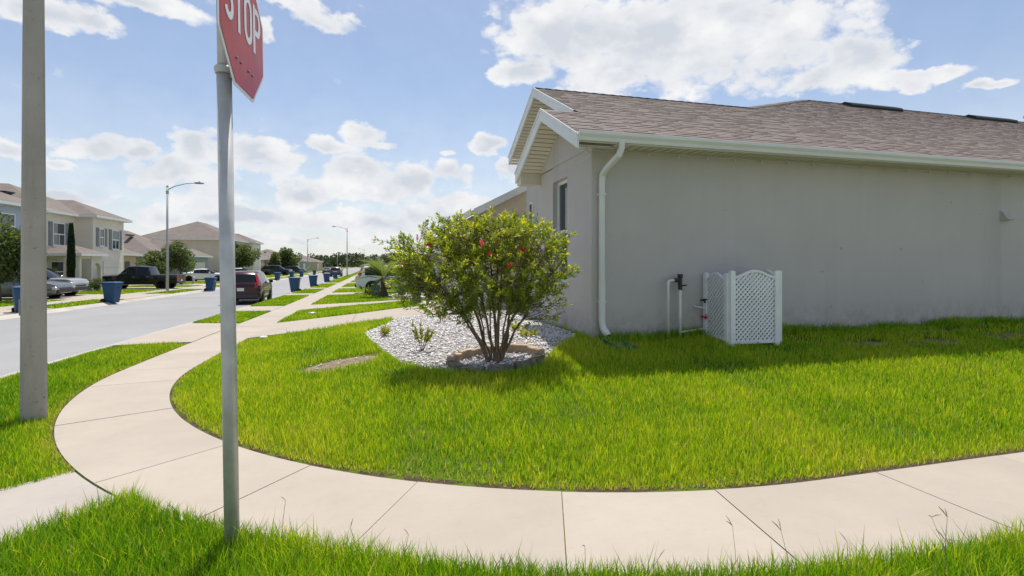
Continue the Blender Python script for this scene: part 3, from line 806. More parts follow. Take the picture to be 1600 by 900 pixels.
def panel(p, q, zb, ht, side):
    p = Vector((p[0], p[1], zb)); q = Vector((q[0], q[1], zb)); L_ = (q - p).length; t = (q - p) / L_; nrm = t.cross(Vector((0, 0, 1)))
    fr = thing('panel', None, None); fr.parent = ls; WL[fr.name] = WL[ls.name]; fr.location = (0, 0, 0)
    def pt(a, z, n): return p + t * a + Vector((0, 0, z)) + nrm * n
    def post(a0, a1, z1, nm='post'):
        x = MB(); V = [pt(a, z, n) for z in (-.06, z1) for a, n in ((a0, -.03), (a1, -.03), (a1, .03), (a0, .03))]
        V += [pt((a0 + a1) / 2, z1 + .015, 0)]
        x.add(V, [(3, 2, 1, 0), (0, 1, 5, 4), (1, 2, 6, 5), (2, 3, 7, 6), (3, 0, 4, 7), (4, 5, 8), (5, 6, 8), (6, 7, 8), (7, 4, 8)])
        x.build(nm, 'vinyl', fr)
    post(0, .075, ht); post(L_ - .075, L_, ht)
    top = lambda a: ht - .075 + .095 * math.sin(math.pi * min(max((a - .075) / (L_ - .15), 0), 1)) ** 1.6
    # scalloped rail
    rail = MB(); A = np.linspace(.075, L_ - .075, 17)
    V = [];F = []
    for a in A:
        for z, n in ((top(a) - .035, -.02), (top(a) - .035, .02), (top(a), .02), (top(a), -.02)): V.append(pt(a, z, n))
    for i in range(16):
        for k in range(4): F.append((i * 4 + k, (i + 1) * 4 + k, (i + 1) * 4 + (k + 1) % 4, i * 4 + (k + 1) % 4))
    rail.add(V, F).build('top_rail', 'vinyl', fr)
    x = MB(); V = [pt(a, z, n) for z in (.0, .04) for a, n in ((.075, -.018), (L_ - .075, -.018), (L_ - .075, .018), (.075, .018))]
    x.add(V, [(3, 2, 1, 0), (4, 5, 6, 7), (0, 1, 5, 4), (2, 3, 7, 6)]).build('bottom_rail', 'vinyl', fr)
    # diagonal strips
    lat = MB(); step = .052; wd = .0295
    x0, x1 = .07, L_ - .07
    for sgn in (1, -1):
        k = -1.4
        while k < 2.8:
            # line z = k + sgn*a
            seg = []
            aa_ = np.linspace(x0, x1, 40)
            ok = [a for a in aa_ if .02 < k + sgn * a < top(a) - .02]
            if len(ok) > 1:
                a, b = ok[0], ok[-1]; h = wd / 2 * 1.414; dn = .006 * sgn
                V = [pt(a, k + sgn * a - h, dn - .003), pt(b, k + sgn * b - h, dn - .003), pt(b, k + sgn * b + h, dn - .003), pt(a, k + sgn * a + h, dn - .003)]
                V += [Vector(w) + nrm * .006 for w in V]
                lat.add(V, [(0, 1, 2, 3), (7, 6, 5, 4), (0, 4, 5, 1), (2, 6, 7, 3)])
            k += step * 1.414
    lat.build('lattice', 'vinyl', fr)['kind'] = 'stuff'
panel((5.03, 6.96), (5.0, 6.36), .43, 1.0, 0); panel((5.0, 6.33), (5.82, 6.29), .40, 1.07, 1); panel((5.865, 6.30), (5.93, 6.95), .41, 1.06, 2)
# spigots and tank behind the screen
sp = thing('hose_spigot', 'red and black wall taps beside the white lattice screen', 'tap', (4.98, 6.7, .8))
MB().tube([(4.99, 6.999, .74), (4.99, 6.9, .74), (4.97, 6.86, .72)], .014, 8).tube([(4.95, 6.86, .745), (5.0, 6.86, .745)], .012, 6).tube([(4.98, 6.86, .72), (4.98, 6.86, .79)], .01, 6).build('red_tap', 'red_plastic', sp)
MB().tube([(4.99, 6.999, 1.0), (4.99, 6.9, 1.0), (4.97, 6.87, .97)], .014, 8).tube([(4.95, 6.88, 1.02), (5.01, 6.88, 1.02)], .012, 6).build('black_tap', 'black_plastic', sp)
MB().tube([(4.86, 6.999, .92), (4.86, 6.93, .9), (5.02, 6.92, .88)], .016, 8).build('feed_pipe', 'pvc', sp)
tk = thing('darkened_tank', 'equipment tank behind the white lattice screen, coloured dark to deepen the shade there', 'tank', (5.5, 6.68, .45))
MB().lathe([(.17, 0), (.19, .03), (.19, .62), (.16, .72), (.06, .77)], 18, at=(5.5, 6.68, .44)).build('tank_body', 'vent_black', tk, smooth=True)  # unknown equipment given a tank form, coloured dark for shade behind the lattice
MB().box(5.42, 5.58, 6.6, 6.76, 1.2, 1.3).build('control_head', 'black_plastic', tk)
MB().add([(3.2, 6.55, .46), (3.42, 6.55, .46), (3.4, 6.8, .49), (3.22, 6.8, .49), (3.23, 6.58, .475), (3.39, 6.58, .475), (3.375, 6.78, .495), (3.245, 6.78, .495)], [(0, 1, 5, 4), (1, 2, 6, 5), (2, 3, 7, 6), (3, 0, 4, 7), (4, 5, 6, 7)])
sbk = MB().sweep([(-.14, 0), (-.14, .06), (-.11, .06), (-.1, .02), (.1, .02), (.11, .06), (.14, .06), (.14, 0)], [((3.29, 6.83, .45), (1, 0, 0)), ((3.31, 6.5, .41), (1, 0, 0)), ((3.33, 6.3, .38), (1, 0, 0))])
tag(sbk.build('splash_block', 'green_plastic'), 'dark green splash tray on the grass under the white downspout', 'splash block')

# ------------------------------------------------------------------ the attached neighbour, mostly behind the bush
nh = thing('house', 'cream stucco house with white fascia glimpsed behind the flowering bush', 'house', (3.0, 13.2, .3))
MB().prism([(3.0, 13.2, .0), (14, 13.2, .0), (14, 13.2, 3.2), (8.5, 13.2, 5.9), (3.0, 13.2, 3.15)], (0, -.2, 0)).build('side_wall', 'cream', nh)
MB().box(3.0, 3.2, 13.4, 13.9, 0, 3.1).box(3.0, 3.2, 17.5, 24, 0, 3.1).box(3.001, 3.2, 13.9, 17.5, 2.55, 3.1).build('front_wall', 'cream', nh)
gd = thing('garage_door', None, None); gd.parent = nh; gd.location = (0, 0, 0); WL[gd.name] = WL[nh.name]
for k in range(4): MB().bbox(3.08, 3.12, 13.9, 17.5, .36 + k * .55, .9 + k * .55, .008).build('panel', 'garage', gd)
rm = MB()
rm.prism([(2.5, 13.0, 3.0), (8.5, 13.0, 6.05), (8.5, 24.3, 6.05), (2.5, 24.3, 3.0)], (-.05, 0, .1)); rm.prism([(8.5, 13.0, 6.05), (14.5, 13.0, 3.0), (14.5, 24.3, 3.0), (8.5, 24.3, 6.05)], (.05, 0, .1))
rf = rm.build('roof', 'far_roof', nh)
bd = MB(); a, b = Vector((2.45, 12.97, 3.0)), Vector((8.5, 12.97, 6.07))
bd.add([a, b, b - Vector((0, 0, .2)), a - Vector((0, 0, .2)), a + Vector((0, .04, 0)), b + Vector((0, .04, 0)), b + Vector((0, .04, -.2)), a + Vector((0, .04, -.2))], [(3, 2, 1, 0), (4, 5, 6, 7), (0, 1, 5, 4), (2, 3, 7, 6), (3, 0, 4, 7)]).build('fascia_board', 'white_trim', rf)
MB().add([(2.47, 13.0, 2.82), (8.5, 13.0, 5.86), (8.5, 13.22, 5.86), (2.47, 13.22, 2.82)], [(0, 3, 2, 1)]).build('soffit', 'soffit', rf)
MB().sweep(gp, [((2.47, 24.3, 2.86), (-1, 0, 0)), ((2.47, 12.95, 2.86), (-1, 0, 0))]).build('gutter', 'gutter', rf)

# ------------------------------------------------------------------ far houses across the street
def wall_window(parent, x, yc, zc, w, h, shutters=True, sh_mat='shutter', n=(1, 0)):
    """window on a wall facing +x at x; double-hung with frame, panes and shutters"""
    f = MB(); a, b, c, d = yc - w / 2, yc + w / 2, zc - h / 2, zc + h / 2; t = .07
    for q in ((a, a + t, c, d), (b - t, b, c, d), (a + t, b - t, d - t, d), (a + t, b - t, c, c + t), (a + t, b - t, zc - t / 2, zc + t / 2), ((a + b) / 2 - .025, (a + b) / 2 + .025, c + t, zc - t / 2)): f.box(x + .005, x + .05, *q)
    wn = f.build('window', 'vinyl', parent)
    MB().box(x + .004, x + .02, a + .04, b - .04, zc, d - .04).build('pane', 'glass', wn); MB().box(x + .004, x + .02, a + .04, b - .04, c + .04, zc).build('pane', 'glass', wn)
    if shutters:
        for y0 in (a - .42, b + .04): MB().box(x + .004, x + .05, y0, y0 + .38, c - .02, d + .02).build('shutter', sh_mat, wn)
    MB().box(x + .004, x + .1, a - .06, b + .06, c - .09, c - .01).build('sill', 'white_trim', wn)
def hip_roof(parent, x0, x1, y0, y1, z, pitch=.5, oh=.45, nm='roof', ridge_axis='y', gable=False):
    x0 -= oh; x1 += oh; y0 -= oh; y1 += oh; m = MB()
    if (y1 - y0) >= (x1 - x0):
        hw = (x1 - x0) / 2; zt = z + hw * pitch; xc = (x0 + x1) / 2; r0, r1 = y0 + (0 if gable else hw), y1 - (0 if gable else hw)
        A = [(x0, y0, z), (x1, y0, z), (x1, y1, z), (x0, y1, z), (xc, r0, zt), (xc, r1, zt)]
        m.add(A, [(1, 2, 5, 4), (3, 0, 4, 5), (0, 1, 4), (2, 3, 5)])
    else:
        hw = (y1 - y0) / 2; zt = z + hw * pitch; yc = (y0 + y1) / 2; r0, r1 = x0 + (0 if gable else hw), x1 - (0 if gable else hw)
        A = [(x0, y0, z), (x1, y0, z), (x1, y1, z), (x0, y1, z), (r0, yc, zt), (r1, yc, zt)]
        m.add(A, [(0, 1, 5, 4), (2, 3, 4, 5), (1, 2, 5), (3, 0, 4)])
    o = m.build(nm, 'far_roof', parent)
    e = MB(); e.box(x0, x1, y0, y1, z - .17, z - .004); e.build('eave', 'white_trim', parent if nm == 'porch_roof' else o)
    return o
def black_vent(roof_o, x, y, z): MB().box(x - .2, x + .25, y - .6, y + .6, z - .02, z + .12).build('ridge_vent', 'vent_black', roof_o)
def garage(parent, x, y0, y1, z0, h=2.2):
    g = thing('garage_door', None, None); g.parent = parent; g.location = (0, 0, 0); WL[g.name] = WL[parent.name]
    for k in range(4): MB().bbox(x + .006, x + .05, y0, y1, z0 + k * h / 4, z0 + (k + 1) * h / 4 - .02, .012).build('panel', 'garage', g)
def house_at(label, y, x=-19): return thing('house', label, 'house', (x, y, float(base(y))), group='houses across the street')

# A: blue-grey two-storey
hA = house_at('blue-grey two-storey house partly hidden by the concrete lamp post', 31)
za = float(base(31))
MB().box(-31, -21, 29, 39.4, za - .3, 5.0).build('wall', 'blue_grey', hA)
r_ = hip_roof(hA, -31, -21, 29, 39.4, 5.13, .46); black_vent(r_, -24.2, 37.2, 6.5)
wall_window(hA, -21, 36.3, 3.75, 1.5, 1.5, False); wall_window(hA, -21, 32, 3.75, 1.5, 1.5, False); wall_window(hA, -21, 37.6, .9, 1.4, 1.5, False)
garage(hA, -21, 31, 35.2, za + .02)
# B: cream two-storey with shutters and arched porch
hB = house_at('pale cream two-storey house with grey shutters and an arched porch', 41)
zb_ = float(base(44)) - .03
m = MB().box(-31, -21.3, 40.2, 48.6, zb_ - .3, 4.95); m.build('wall', 'pale_cream', hB)
MB().box(-21.299, -20.2, 44, 48.7, zb_ - .3, 4.95).build('front_bay', 'pale_cream', hB)
r_ = hip_roof(hB, -31, -21.3, 40.2, 48.6, 5.08, .47); hip_roof(hB, -27, -20.2, 44, 48.7, 5.081, .47, nm='bay_roof'); black_vent(r_, -24.3, 42.2, 6.3)
wall_window(hB, -21.3, 42.0, 3.55, 1.4, 1.6); wall_window(hB, -20.2, 45.2, 3.5, .7, 1.35); wall_window(hB, -20.2, 47.3, 3.4, 1.15, 1.55); wall_window(hB, -21.3, 41.8, .95, 1.5, 1.5, False)
garage(hB, -20.2, 45.4, 48.2, zb_ + .02)
# porch with arch
pr = thing('porch', None, None); pr.parent = hB; pr.location = (0, 0, 0); WL[pr.name] = WL[hB.name]
m = MB(); px_ = -19.0
arch = [(px_, 42.6, zb_), (px_, 42.45, zb_), (px_, 42.45, 1.1)] + [(px_, 41.95 + .5 * math.cos(R(t)), 1.1 + .45 * math.sin(R(t))) for t in np.linspace(0, 180, 12)] + [(px_, 41.45, zb_), (px_, 41.2, zb_), (px_, 41.2, 2.05), (px_, 42.6, 2.05)]
m.prism(arch, (.25, 0, 0)).build('arch', 'pale_cream', pr)
MB().box(-19.25, -19.0, 39.75, 40.0, zb_, 1.85).box(-19.2, -19.05, 39.75, 41.2, 1.85, 2.05).build('column', 'pale_cream', pr)
hip_roof(pr, -21.3, -19.0, 39.7, 42.6, 2.2, .42, .28, 'porch_roof'); MB().box(-21.29, -21.24, 42.9, 43.8, zb_, 1.75).build('door', 'tan', pr)
# C: tan bungalow
hC = house_at('tan single-storey house just past the pale cream house and the black pickup', 54, -22)
zc_ = float(base(52))
MB().box(-35, -25, 51, 63, zc_ - .3, 2.35).build('wall', 'tan', hC); MB().box(-25, -23.5, 50.4, 56, zc_ - .3, 2.35).build('garage_wall', 'tan', hC)
r_ = hip_roof(hC, -35, -25, 51, 63, 2.47, .52); hip_roof(hC, -30, -23.5, 50.4, 56, 2.471, .5, nm='garage_roof'); black_vent(r_, -29, 57, 4.75)
garage(hC, -23.5, 51.2, 55.2, zc_ + .02); wall_window(hC, -25, 58.5, .8, 1.3, 1.4, False); MB().box(-25, -24.95, 60.5, 61.5, zc_, 1.7).build('door', 'dark_door', hC)
# D: sage bungalow with gable
hD = house_at('sage grey single-storey house with a hipped garage, behind the white sedan', 68, -22)
zd = float(base(68))
MB().box(-34, -24, 65, 76, zd - .3, 2.3).build('wall', 'sage', hD); MB().box(-24, -21.5, 68, 75, zd - .3, 2.3).build('garage_wall', 'sage', hD)
r_ = hip_roof(hD, -34, -24, 65, 76, 2.42, .55); hip_roof(hD, -30, -21.5, 68, 75, 2.421, .5, nm='garage_roof'); black_vent(r_, -27.6, 68, 4.7)
garage(hD, -21.5, 69.5, 73.5, zd + .02); wall_window(hD, -24, 66.5, .8, 1.3, 1.4, False)
# E: long two-storey
hE = house_at('beige two-storey house with brown roof standing above its neighbours down the street', 86, -20)
ze = float(base(86))
MB().box(-31, -20, 78.5, 93.8, ze - .3, 4.7).build('wall', 'cream', hE)
r_ = hip_roof(hE, -31, -20, 78.5, 93.8, 4.85, .47); black_vent(r_, -24.6, 84, 7.0)
MB().box(-20, -19, 88.5, 94, ze - .3, 4.7).build('front_bay', 'pale_cream', hE); hip_roof(hE, -26, -19, 88.5, 94, 4.851, .45, nm='bay_roof')
for yy in (80.5, 84): wall_window(hE, -20, yy, 3.3, 1.2, 1.5); wall_window(hE, -20, yy, .7, 1.2, 1.5, False)
for yy in (89.8, 92.3): wall_window(hE, -19, yy, 3.2, .8, 1.5)
garage(hE, -19, 89, 93, ze + .02)
# F, G, H, I: further down
for (lab, y0, y1, x0, x1, hz, mt, pit) in (
        ('tan single-storey house beyond the two-storey beige house', 97, 109, -31, -20, 2.1, 'tan', .4),
        ('pinkish single-storey house far along the street', 112, 126, -31, -20, 2.0, 'pink', .42),
        ('cream house with a broad brown roof beyond the pinkish house', 129, 146, -32, -20, 2.0, 'cream', .42),
        ('small sage house second from the end of the street', 152, 168, -31, -20, 1.9, 'sage', .4),
        ('last low brown-roofed house before the far woods', 178, 196, -31, -19, 1.7, 'tan', .36)):
    h_ = house_at(lab, (y0 + y1) / 2, -20); zz = float(base(y0))
    MB().box(x0, x1, y0, y1, zz - .3, hz).build('wall', mt, h_)
    r_ = hip_roof(h_, x0, x1, y0, y1, hz + .13, pit); black_vent(r_, x1 - 3.2, (y0 + y1) / 2, hz + 1.75)
    garage(h_, x1, y0 + 1, y0 + 5, zz + .02); wall_window(h_, x1, y1 - 3, hz - 1.4, 1.3, 1.4, False)
# our side of the street, further on
for (lab, y0, y1, mt) in (('tan single-storey house beside the driveway with the white suv', 27.5, 39, 'tan'), ('pale cream single-storey house beyond the white suv', 43.5, 55, 'pale_cream'), ('sage single-storey house far down the bush side of the street', 58, 70, 'sage')):
    h_ = thing('house', lab, 'house', (5, (y0 + y1) / 2, float(base(y0))), group='houses on the near side'); zz = float(base(y0)) - .3
    MB().box(7, 17, y0, y1, zz, 2.6).build('wall', mt, h_); hip_roof(h_, 7, 17, y0, y1, 2.73, .42)
    garage(h_, 6.95, y0 + 3, y0 + 7, zz + .3)

# ------------------------------------------------------------------ vegetation builders
def leaf_quads(P, D, Ln, Wd, rg):
    """diamond-shaped leaves at points P along directions D"""
    n = len(P); D = D / np.linalg.norm(D, axis=1, keepdims=True)
    r = rg.normal(size=(n, 3)); s = np.cross(D, r); s /= np.linalg.norm(s, axis=1, keepdims=True) + 1e-9
    Ln = np.broadcast_to(Ln, (n,))[:, None]; Wd = np.broadcast_to(Wd, (n,))[:, None]
    bend = np.cross(s, D) * Ln * .12
    V = np.stack([P, P + D * Ln * .5 + s * Wd / 2 + bend, P + D * Ln, P + D * Ln * .5 - s * Wd / 2 + bend], 1).reshape(-1, 3)
    F = np.arange(4 * n).reshape(n, 4)
    return V, F
def crown_points(rg, n, blobs, shell=.55):
    """points in a union of ellipsoids (centre, radii), denser towards the surface, in uneven clumps"""
    out = []
    w = np.array([b[1][0] * b[1][1] * b[1][2] for b in blobs]); w = w / w.sum()
    for b, k in zip(blobs, rg.multinomial(n, w)):
        d = rg.normal(size=(k, 3)); d /= np.linalg.norm(d, axis=1, keepdims=True)
        r = rg.uniform(0, 1, (k, 1)) ** (1 / 3); r = r * (1 - shell) + shell * (1 - .45 * rg.uniform(0, 1, (k, 1)) ** 2) * (r > .3)
        out.append(np.array(b[0]) + d * r * np.array(b[1]))
    return np.concatenate(out)
def tree(label, loc, th, cw, ch, nleaf, lsize, mat='leaf_oak', seed=1, cat='tree', name='oak_tree', tr=.1, clumps=26, group=None, zc=None):
    rg = np.random.default_rng(seed); z0 = zl(loc[0], loc[1]); t = thing(name, label, cat, (loc[0], loc[1], z0), group=group)
    top = th + ch * .55; m = MB()
    m.tube([(loc[0], loc[1], z0 - .1), (loc[0] + .03, loc[1], z0 + th * .5), (loc[0] - .02, loc[1] + .03, z0 + th), (loc[0] + .04, loc[1], z0 + top)], [tr * 1.25, tr, tr * .8, tr * .3], 8)
    cc = np.array([loc[0], loc[1], z0 + th + ch * .45])
    cl = []
    for i in range(clumps):
        d = rg.normal(size=3); d /= np.linalg.norm(d); d[2] *= 1 if d[2] > -.3 else .6
        rr = rg.uniform(.55, .9); c = cc + d * np.array([cw / 2, cw / 2, ch / 2]) * rr
        s = rg.uniform(.2, .36); cl.append((c, np.array([cw, cw, ch]) * s * .75))
        if i < 14:
            a = Vector((loc[0], loc[1], z0 + th * rg.uniform(.75, 1.05) + ch * .1)); b = Vector(c)
            m.tube([a, a.lerp(b, .5) + Vector((0, 0, .06 * ch)), b], [tr * .45, tr * .25, tr * .08], 5)
    m.build('trunk', 'bark', t, smooth=True)
    P = crown_points(rg, nleaf, cl + [(cc, np.array([cw, cw, ch]) * .3)], .4)
    D = P - cc + rg.normal(size=P.shape) * .6 * cw
    V, F = leaf_quads(P, D, rg.uniform(.7, 1.3, len(P)) * lsize, rg.uniform(.5, .9, len(P)) * lsize, rg)
    tone = np.repeat(np.clip(rg.normal(.5, .25, len(P)), 0, 1), 4)
    o = arrays_obj('crown', mat, V, F, tone=tone, parent=t); return t

tree('dense oak beside the blue-grey house at the left edge', (-17.2, 29.2), .9, 3.0, 3.3, 9000, .16, seed=3, tr=.12)
tree('bright green young oak next to the first street lamp', (-19.2, 52.0), .7, 2.3, 2.4, 4200, .17, seed=4, mat='leaf_yellow' if False else 'leaf_oak')
tree('grey-green oak between the street lamp and the white sedan', (-17.7, 53.8), 1.0, 2.7, 2.9, 4500, .17, seed=5)
tree('round-headed oak in front of the beige two-storey house', (-19.0, 82.0), 1.5, 3.9, 3.4, 6000, .26, seed=6)
tree('small dark oak beyond the dark blue car', (-18.2, 118), 1.0, 4.6, 4.6, 4500, .36, seed=8)
tree('slim young tree by the tan house far down the street', (-18.4, 103), 1.2, 2.2, 2.8, 1800, .28, seed=9)
# cypress
def cypress(loc, h):
    z0 = zl(*loc); rg = np.random.default_rng(21); t = thing('cypress_tree', 'slim dark cypress standing before the pale cream house', 'tree', (loc[0], loc[1], z0))
    MB().tube([(loc[0], loc[1], z0 - .1), (loc[0], loc[1], z0 + h * .9)], [.06, .02], 6).build('trunk', 'bark', t)
    n = 6000; f = rg.uniform(0, 1, n) ** .8; r = .15 * np.sin(np.pi * np.clip(f * .82 + .16, 0, 1)) ** .7 * rg.uniform(.7, 1.05, n); a = rg.uniform(0, 2 * np.pi, n)
    P = np.stack([loc[0] + r * np.cos(a), loc[1] + r * np.sin(a), z0 + .15 + f * (h - .2)], 1)
    D = np.stack([np.cos(a) * .4, np.sin(a) * .4, np.ones(n)], 1)
    V, F = leaf_quads(P, D, rg.uniform(.1, .22, n), .07, rg); arrays_obj('crown', 'leaf_dark', V, F, tone=np.repeat(rg.uniform(0, 1, n), 4), parent=t)
cypress((-18.75, 38.3), 4.35)
def shrub(label, loc, w, h, n, ls, mat='leaf_oak', seed=1, group=None):
    rg = np.random.default_rng(seed); z0 = zl(*loc); t = thing('shrub', label, 'shrub', (loc[0], loc[1], z0), group=group)
    m = MB()
    for i in range(5): m.tube([(loc[0], loc[1], z0 - .03), (loc[0] + rg.uniform(-.3, .3) * w, loc[1] + rg.uniform(-.3, .3) * w, z0 + h * .6)], [.015, .005], 4)
    m.build('stem', 'bark', t)
    bl = [(np.array([loc[0] + rg.uniform(-.25, .25) * w, loc[1] + rg.uniform(-.25, .25) * w, z0 + h * rg.uniform(.35, .7)]), np.array([w * .3, w * .3, h * .32])) for _ in range(7)]
    P = crown_points(rg, n, bl, .4); V, F = leaf_quads(P, rg.normal(size=P.shape) + [0, 0, .5], rg.uniform(.7, 1.3, n) * ls, ls * .6, rg)
    arrays_obj('foliage', mat, V, F, tone=np.repeat(rg.uniform(0, 1, n), 4), parent=t)
shrub('clipped round shrub by the garage of the sage house', (-20.6, 66.9), 1.1, 1.2, 900, .12, seed=31); shrub('second round shrub by the garage of the sage house', (-20.6, 75.2), 1.1, 1.2, 900, .12, seed=32)
shrub('low planting under the windows of the pale cream house', (-18.4, 40.6), 1.0, .9, 900, .1, seed=33)

# distant woods
def woods():
    rg = np.random.default_rng(40); bl = []
    for i in range(420):
        az_ = R(rg.uniform(-34, 66)); d = rg.uniform(330, 620); x, y = d * math.sin(az_), d * math.cos(az_); h = rg.uniform(7, 11.5) * (d / 430) ** .8; z0 = float(base(y))
        for k in range(3):
            w = rg.uniform(4, 8); bl.append((np.array([x + rg.uniform(-5, 5), y + rg.uniform(-5, 5), z0 + h * rg.uniform(.12, .72)]), np.array([w, w, h * .3])))
    P = crown_points(rg, 85000, bl, .6); n = len(P)
    V, F = leaf_quads(P, rg.normal(size=P.shape) + [0, 0, .4], rg.uniform(1.2, 2.6, n), rg.uniform(.8, 1.6, n), rg)
    tag(arrays_obj('woods', 'leaf_far', V, F, tone=np.repeat(np.clip(rg.normal(.5, .25, n), 0, 1), 4)), 'dark green woods closing the far end of the street', 'woods', kind='stuff')
woods()

# ------------------------------------------------------------------ the flowering bush on the corner
def bottlebrush():
    rg = np.random.default_rng(5); bx, by = 1.49, 6.37; z0 = zl(bx, by)
    t = thing('bottlebrush_bush', 'large multi-stemmed bush with yellow-green leaves and red blossoms by the house corner', 'bush', (bx, by, z0))
    rt = np.array([math.cos(R(15)), -math.sin(R(15)), 0]); fw = np.array([math.sin(R(15)), math.cos(R(15)), 0]); up = np.array([0, 0, 1.])
    B = np.array([bx, by, z0])
    def wp(a, d, h): return B + rt * a + fw * d + up * h
    blobs = [((-.85, .0, 1.35), (.55, .5, .45)), ((-.45, .1, 1.6), (.55, .5, .38)), ((.05, .0, 1.62), (.5, .55, .38)), ((.5, .0, 1.55), (.45, .5, .4)), ((.75, -.05, 1.25), (.3, .4, .45)),
             ((-.6, -.2, 1.05), (.6, .4, .35)), ((0, -.25, 1.15), (.6, .45, .42)), ((.4, .2, 1.1), (.5, .45, .4)), ((-.15, .4, 1.2), (.6, .35, .4)), ((-1.1, 0, 1.12), (.28, .3, .35)),
             ((.78, -.1, .85), (.24, .25, .26)), ((-.45, -.1, .8), (.5, .35, .22)), ((-.75, .05, .8), (.36, .3, .2)), ((-1.12, .05, 1.45), (.3, .35, .35)), ((-1.2, -.05, 1.05), (.25, .3, .3)), ((-.1, -.2, .85), (.4, .3, .2)), ((.35, -.2, .9), (.35, .3, .22)), ((.2, .1, 1.75), (.55, .4, .25)), ((-.6, .05, 1.72), (.4, .35, .22))]
    wt = np.array([b[1][0] * b[1][1] * b[1][2] for b in blobs]); wt /= wt.sum()
    # main stems
    stems = []; m = MB()
    ends = [(-.95, .0, 1.25), (-.6, .25, 1.5), (-.35, -.2, 1.55), (-.1, .15, 1.7), (.12, -.15, 1.6), (.4, .2, 1.6), (.65, -.1, 1.4), (.75, .15, 1.15), (-.7, -.25, 1.0), (.3, -.3, 1.2), (-.2, .4, 1.3), (.5, .35, 1.25), (-.45, .05, 1.3), (.02, .02, 1.4)]
    for i, e in enumerate(ends):
        a = rg.uniform(0, 2 * math.pi); st = wp(e[0] * .09 + .035 * math.cos(a), e[1] * .1 + .035 * math.sin(a), -.06); E_ = wp(*e)
        mid = st * .55 + E_ * .45 + up * .1 - rt * e[0] * .13 + rg.normal(size=3) * .03
        q1 = st * .8 + mid * .2 + up * .05; pts = []
        for f in np.linspace(0, 1, 9):
            p = (1 - f) ** 3 * st + 3 * (1 - f) ** 2 * f * q1 + 3 * (1 - f) * f * f * mid + f ** 3 * E_; pts.append(p + rg.normal(size=3) * .012 * (0 < f < 1))
        r0 = rg.uniform(.022, .036) if i < 9 else rg.uniform(.012, .018)
        m.tube(pts, list(np.linspace(r0, .006, 9)), 7); stems.append(np.array(pts))
    m.build('stem', 'bush_bark', t, smooth=True)['kind'] = 'stuff'
    # twigs to points all through the crown, leaves along their outer ends
    allp = np.concatenate([s[3:] for s in stems]); tw = MB(); LP = []; LD = []; LT = []; LL = []
    nt_ = 1120
    for b, k in zip(blobs, rg.multinomial(nt_, wt)):
        for _ in range(k):
            d = rg.normal(size=3); d /= np.linalg.norm(d); r = rg.uniform(.35, 1) ** .6
            if rg.uniform() < .13: r *= rg.uniform(1.1, 1.4)
            tip = wp(*(np.array(b[0]) + d * r * np.array(b[1])))
            dist_ = np.linalg.norm(allp - tip, axis=1) + 1.2 * np.maximum(allp[:, 2] - tip[2] + .12, 0)
            st = allp[np.argsort(dist_)[rg.integers(0, 4)]]
            mid = (st + tip) / 2 + np.array([0, 0, -.02]) + rg.normal(size=3) * .035
            tw.tube([st, mid, tip], [.005, .0035, .0018], 3, caps=False)
            ln = np.linalg.norm(tip - mid) + 1e-6; dr = (tip - mid) / ln + np.array([0, 0, .25]); dr /= np.linalg.norm(dr)
            nl = rg.integers(20, 34); yo = rg.uniform() < (.6 if tip[2] > z0 + 1.2 else .38)
            L_ = rg.uniform(.13, .24)
            for q in range(nl):
                f = rg.uniform(0, 1) ** .8; p = tip - dr * L_ * (1 - f) * 1.0 + rg.normal(size=3) * .006
                o = rg.normal(size=3); o -= dr * o.dot(dr); o /= np.linalg.norm(o) + 1e-9
                LP.append(p); LD.append(dr * (.35 + .9 * f) + o * 1.0); LL.append(rg.uniform(.036, .07))
                LT.append(np.clip((.33 + .5 * f * yo if yo else .3 + .16 * f) + rg.normal() * .13, 0, 1))
    tw.build('twigs', 'bush_bark', t)['kind'] = 'stuff'
    LP = np.array(LP); LD = np.array(LD); LL = np.array(LL)
    V, F = leaf_quads(LP, LD, LL, LL * rg.uniform(.2, .36, len(LL)), rg)
    arrays_obj('crown', 'leaf_bush', V, F, tone=np.repeat(np.array(LT), 4), parent=t)
    # blossoms
    for (x, y) in ((677, 374), (660, 363), (780, 371), (768, 388), (797, 406), (640, 405), (757, 372), (818, 382), (668, 358)):
        a = (x - 775) / 790 * 6.25; h = (565 - y) / 790 * 6.25 * .98; d = -.58 + rg.uniform(-.04, .06)
        c = wp(a, d, h + .02); ax = rg.normal(size=3) * .5 + up; ax /= np.linalg.norm(ax); fl = MB()
        L_ = rg.uniform(.07, .1)
        for q in range(220):
            o = rg.normal(size=3); o -= ax * o.dot(ax); o /= np.linalg.norm(o); p = c + ax * rg.uniform(-.5, .5) * L_; s_ = np.cross(ax, o) * .0022; e = p + o * rg.uniform(.02, .034) + ax * .004
            fl.add([p - s_, p + s_, e], [(0, 1, 2)])
        fl.build('blossom', 'blossom', t)
bottlebrush()

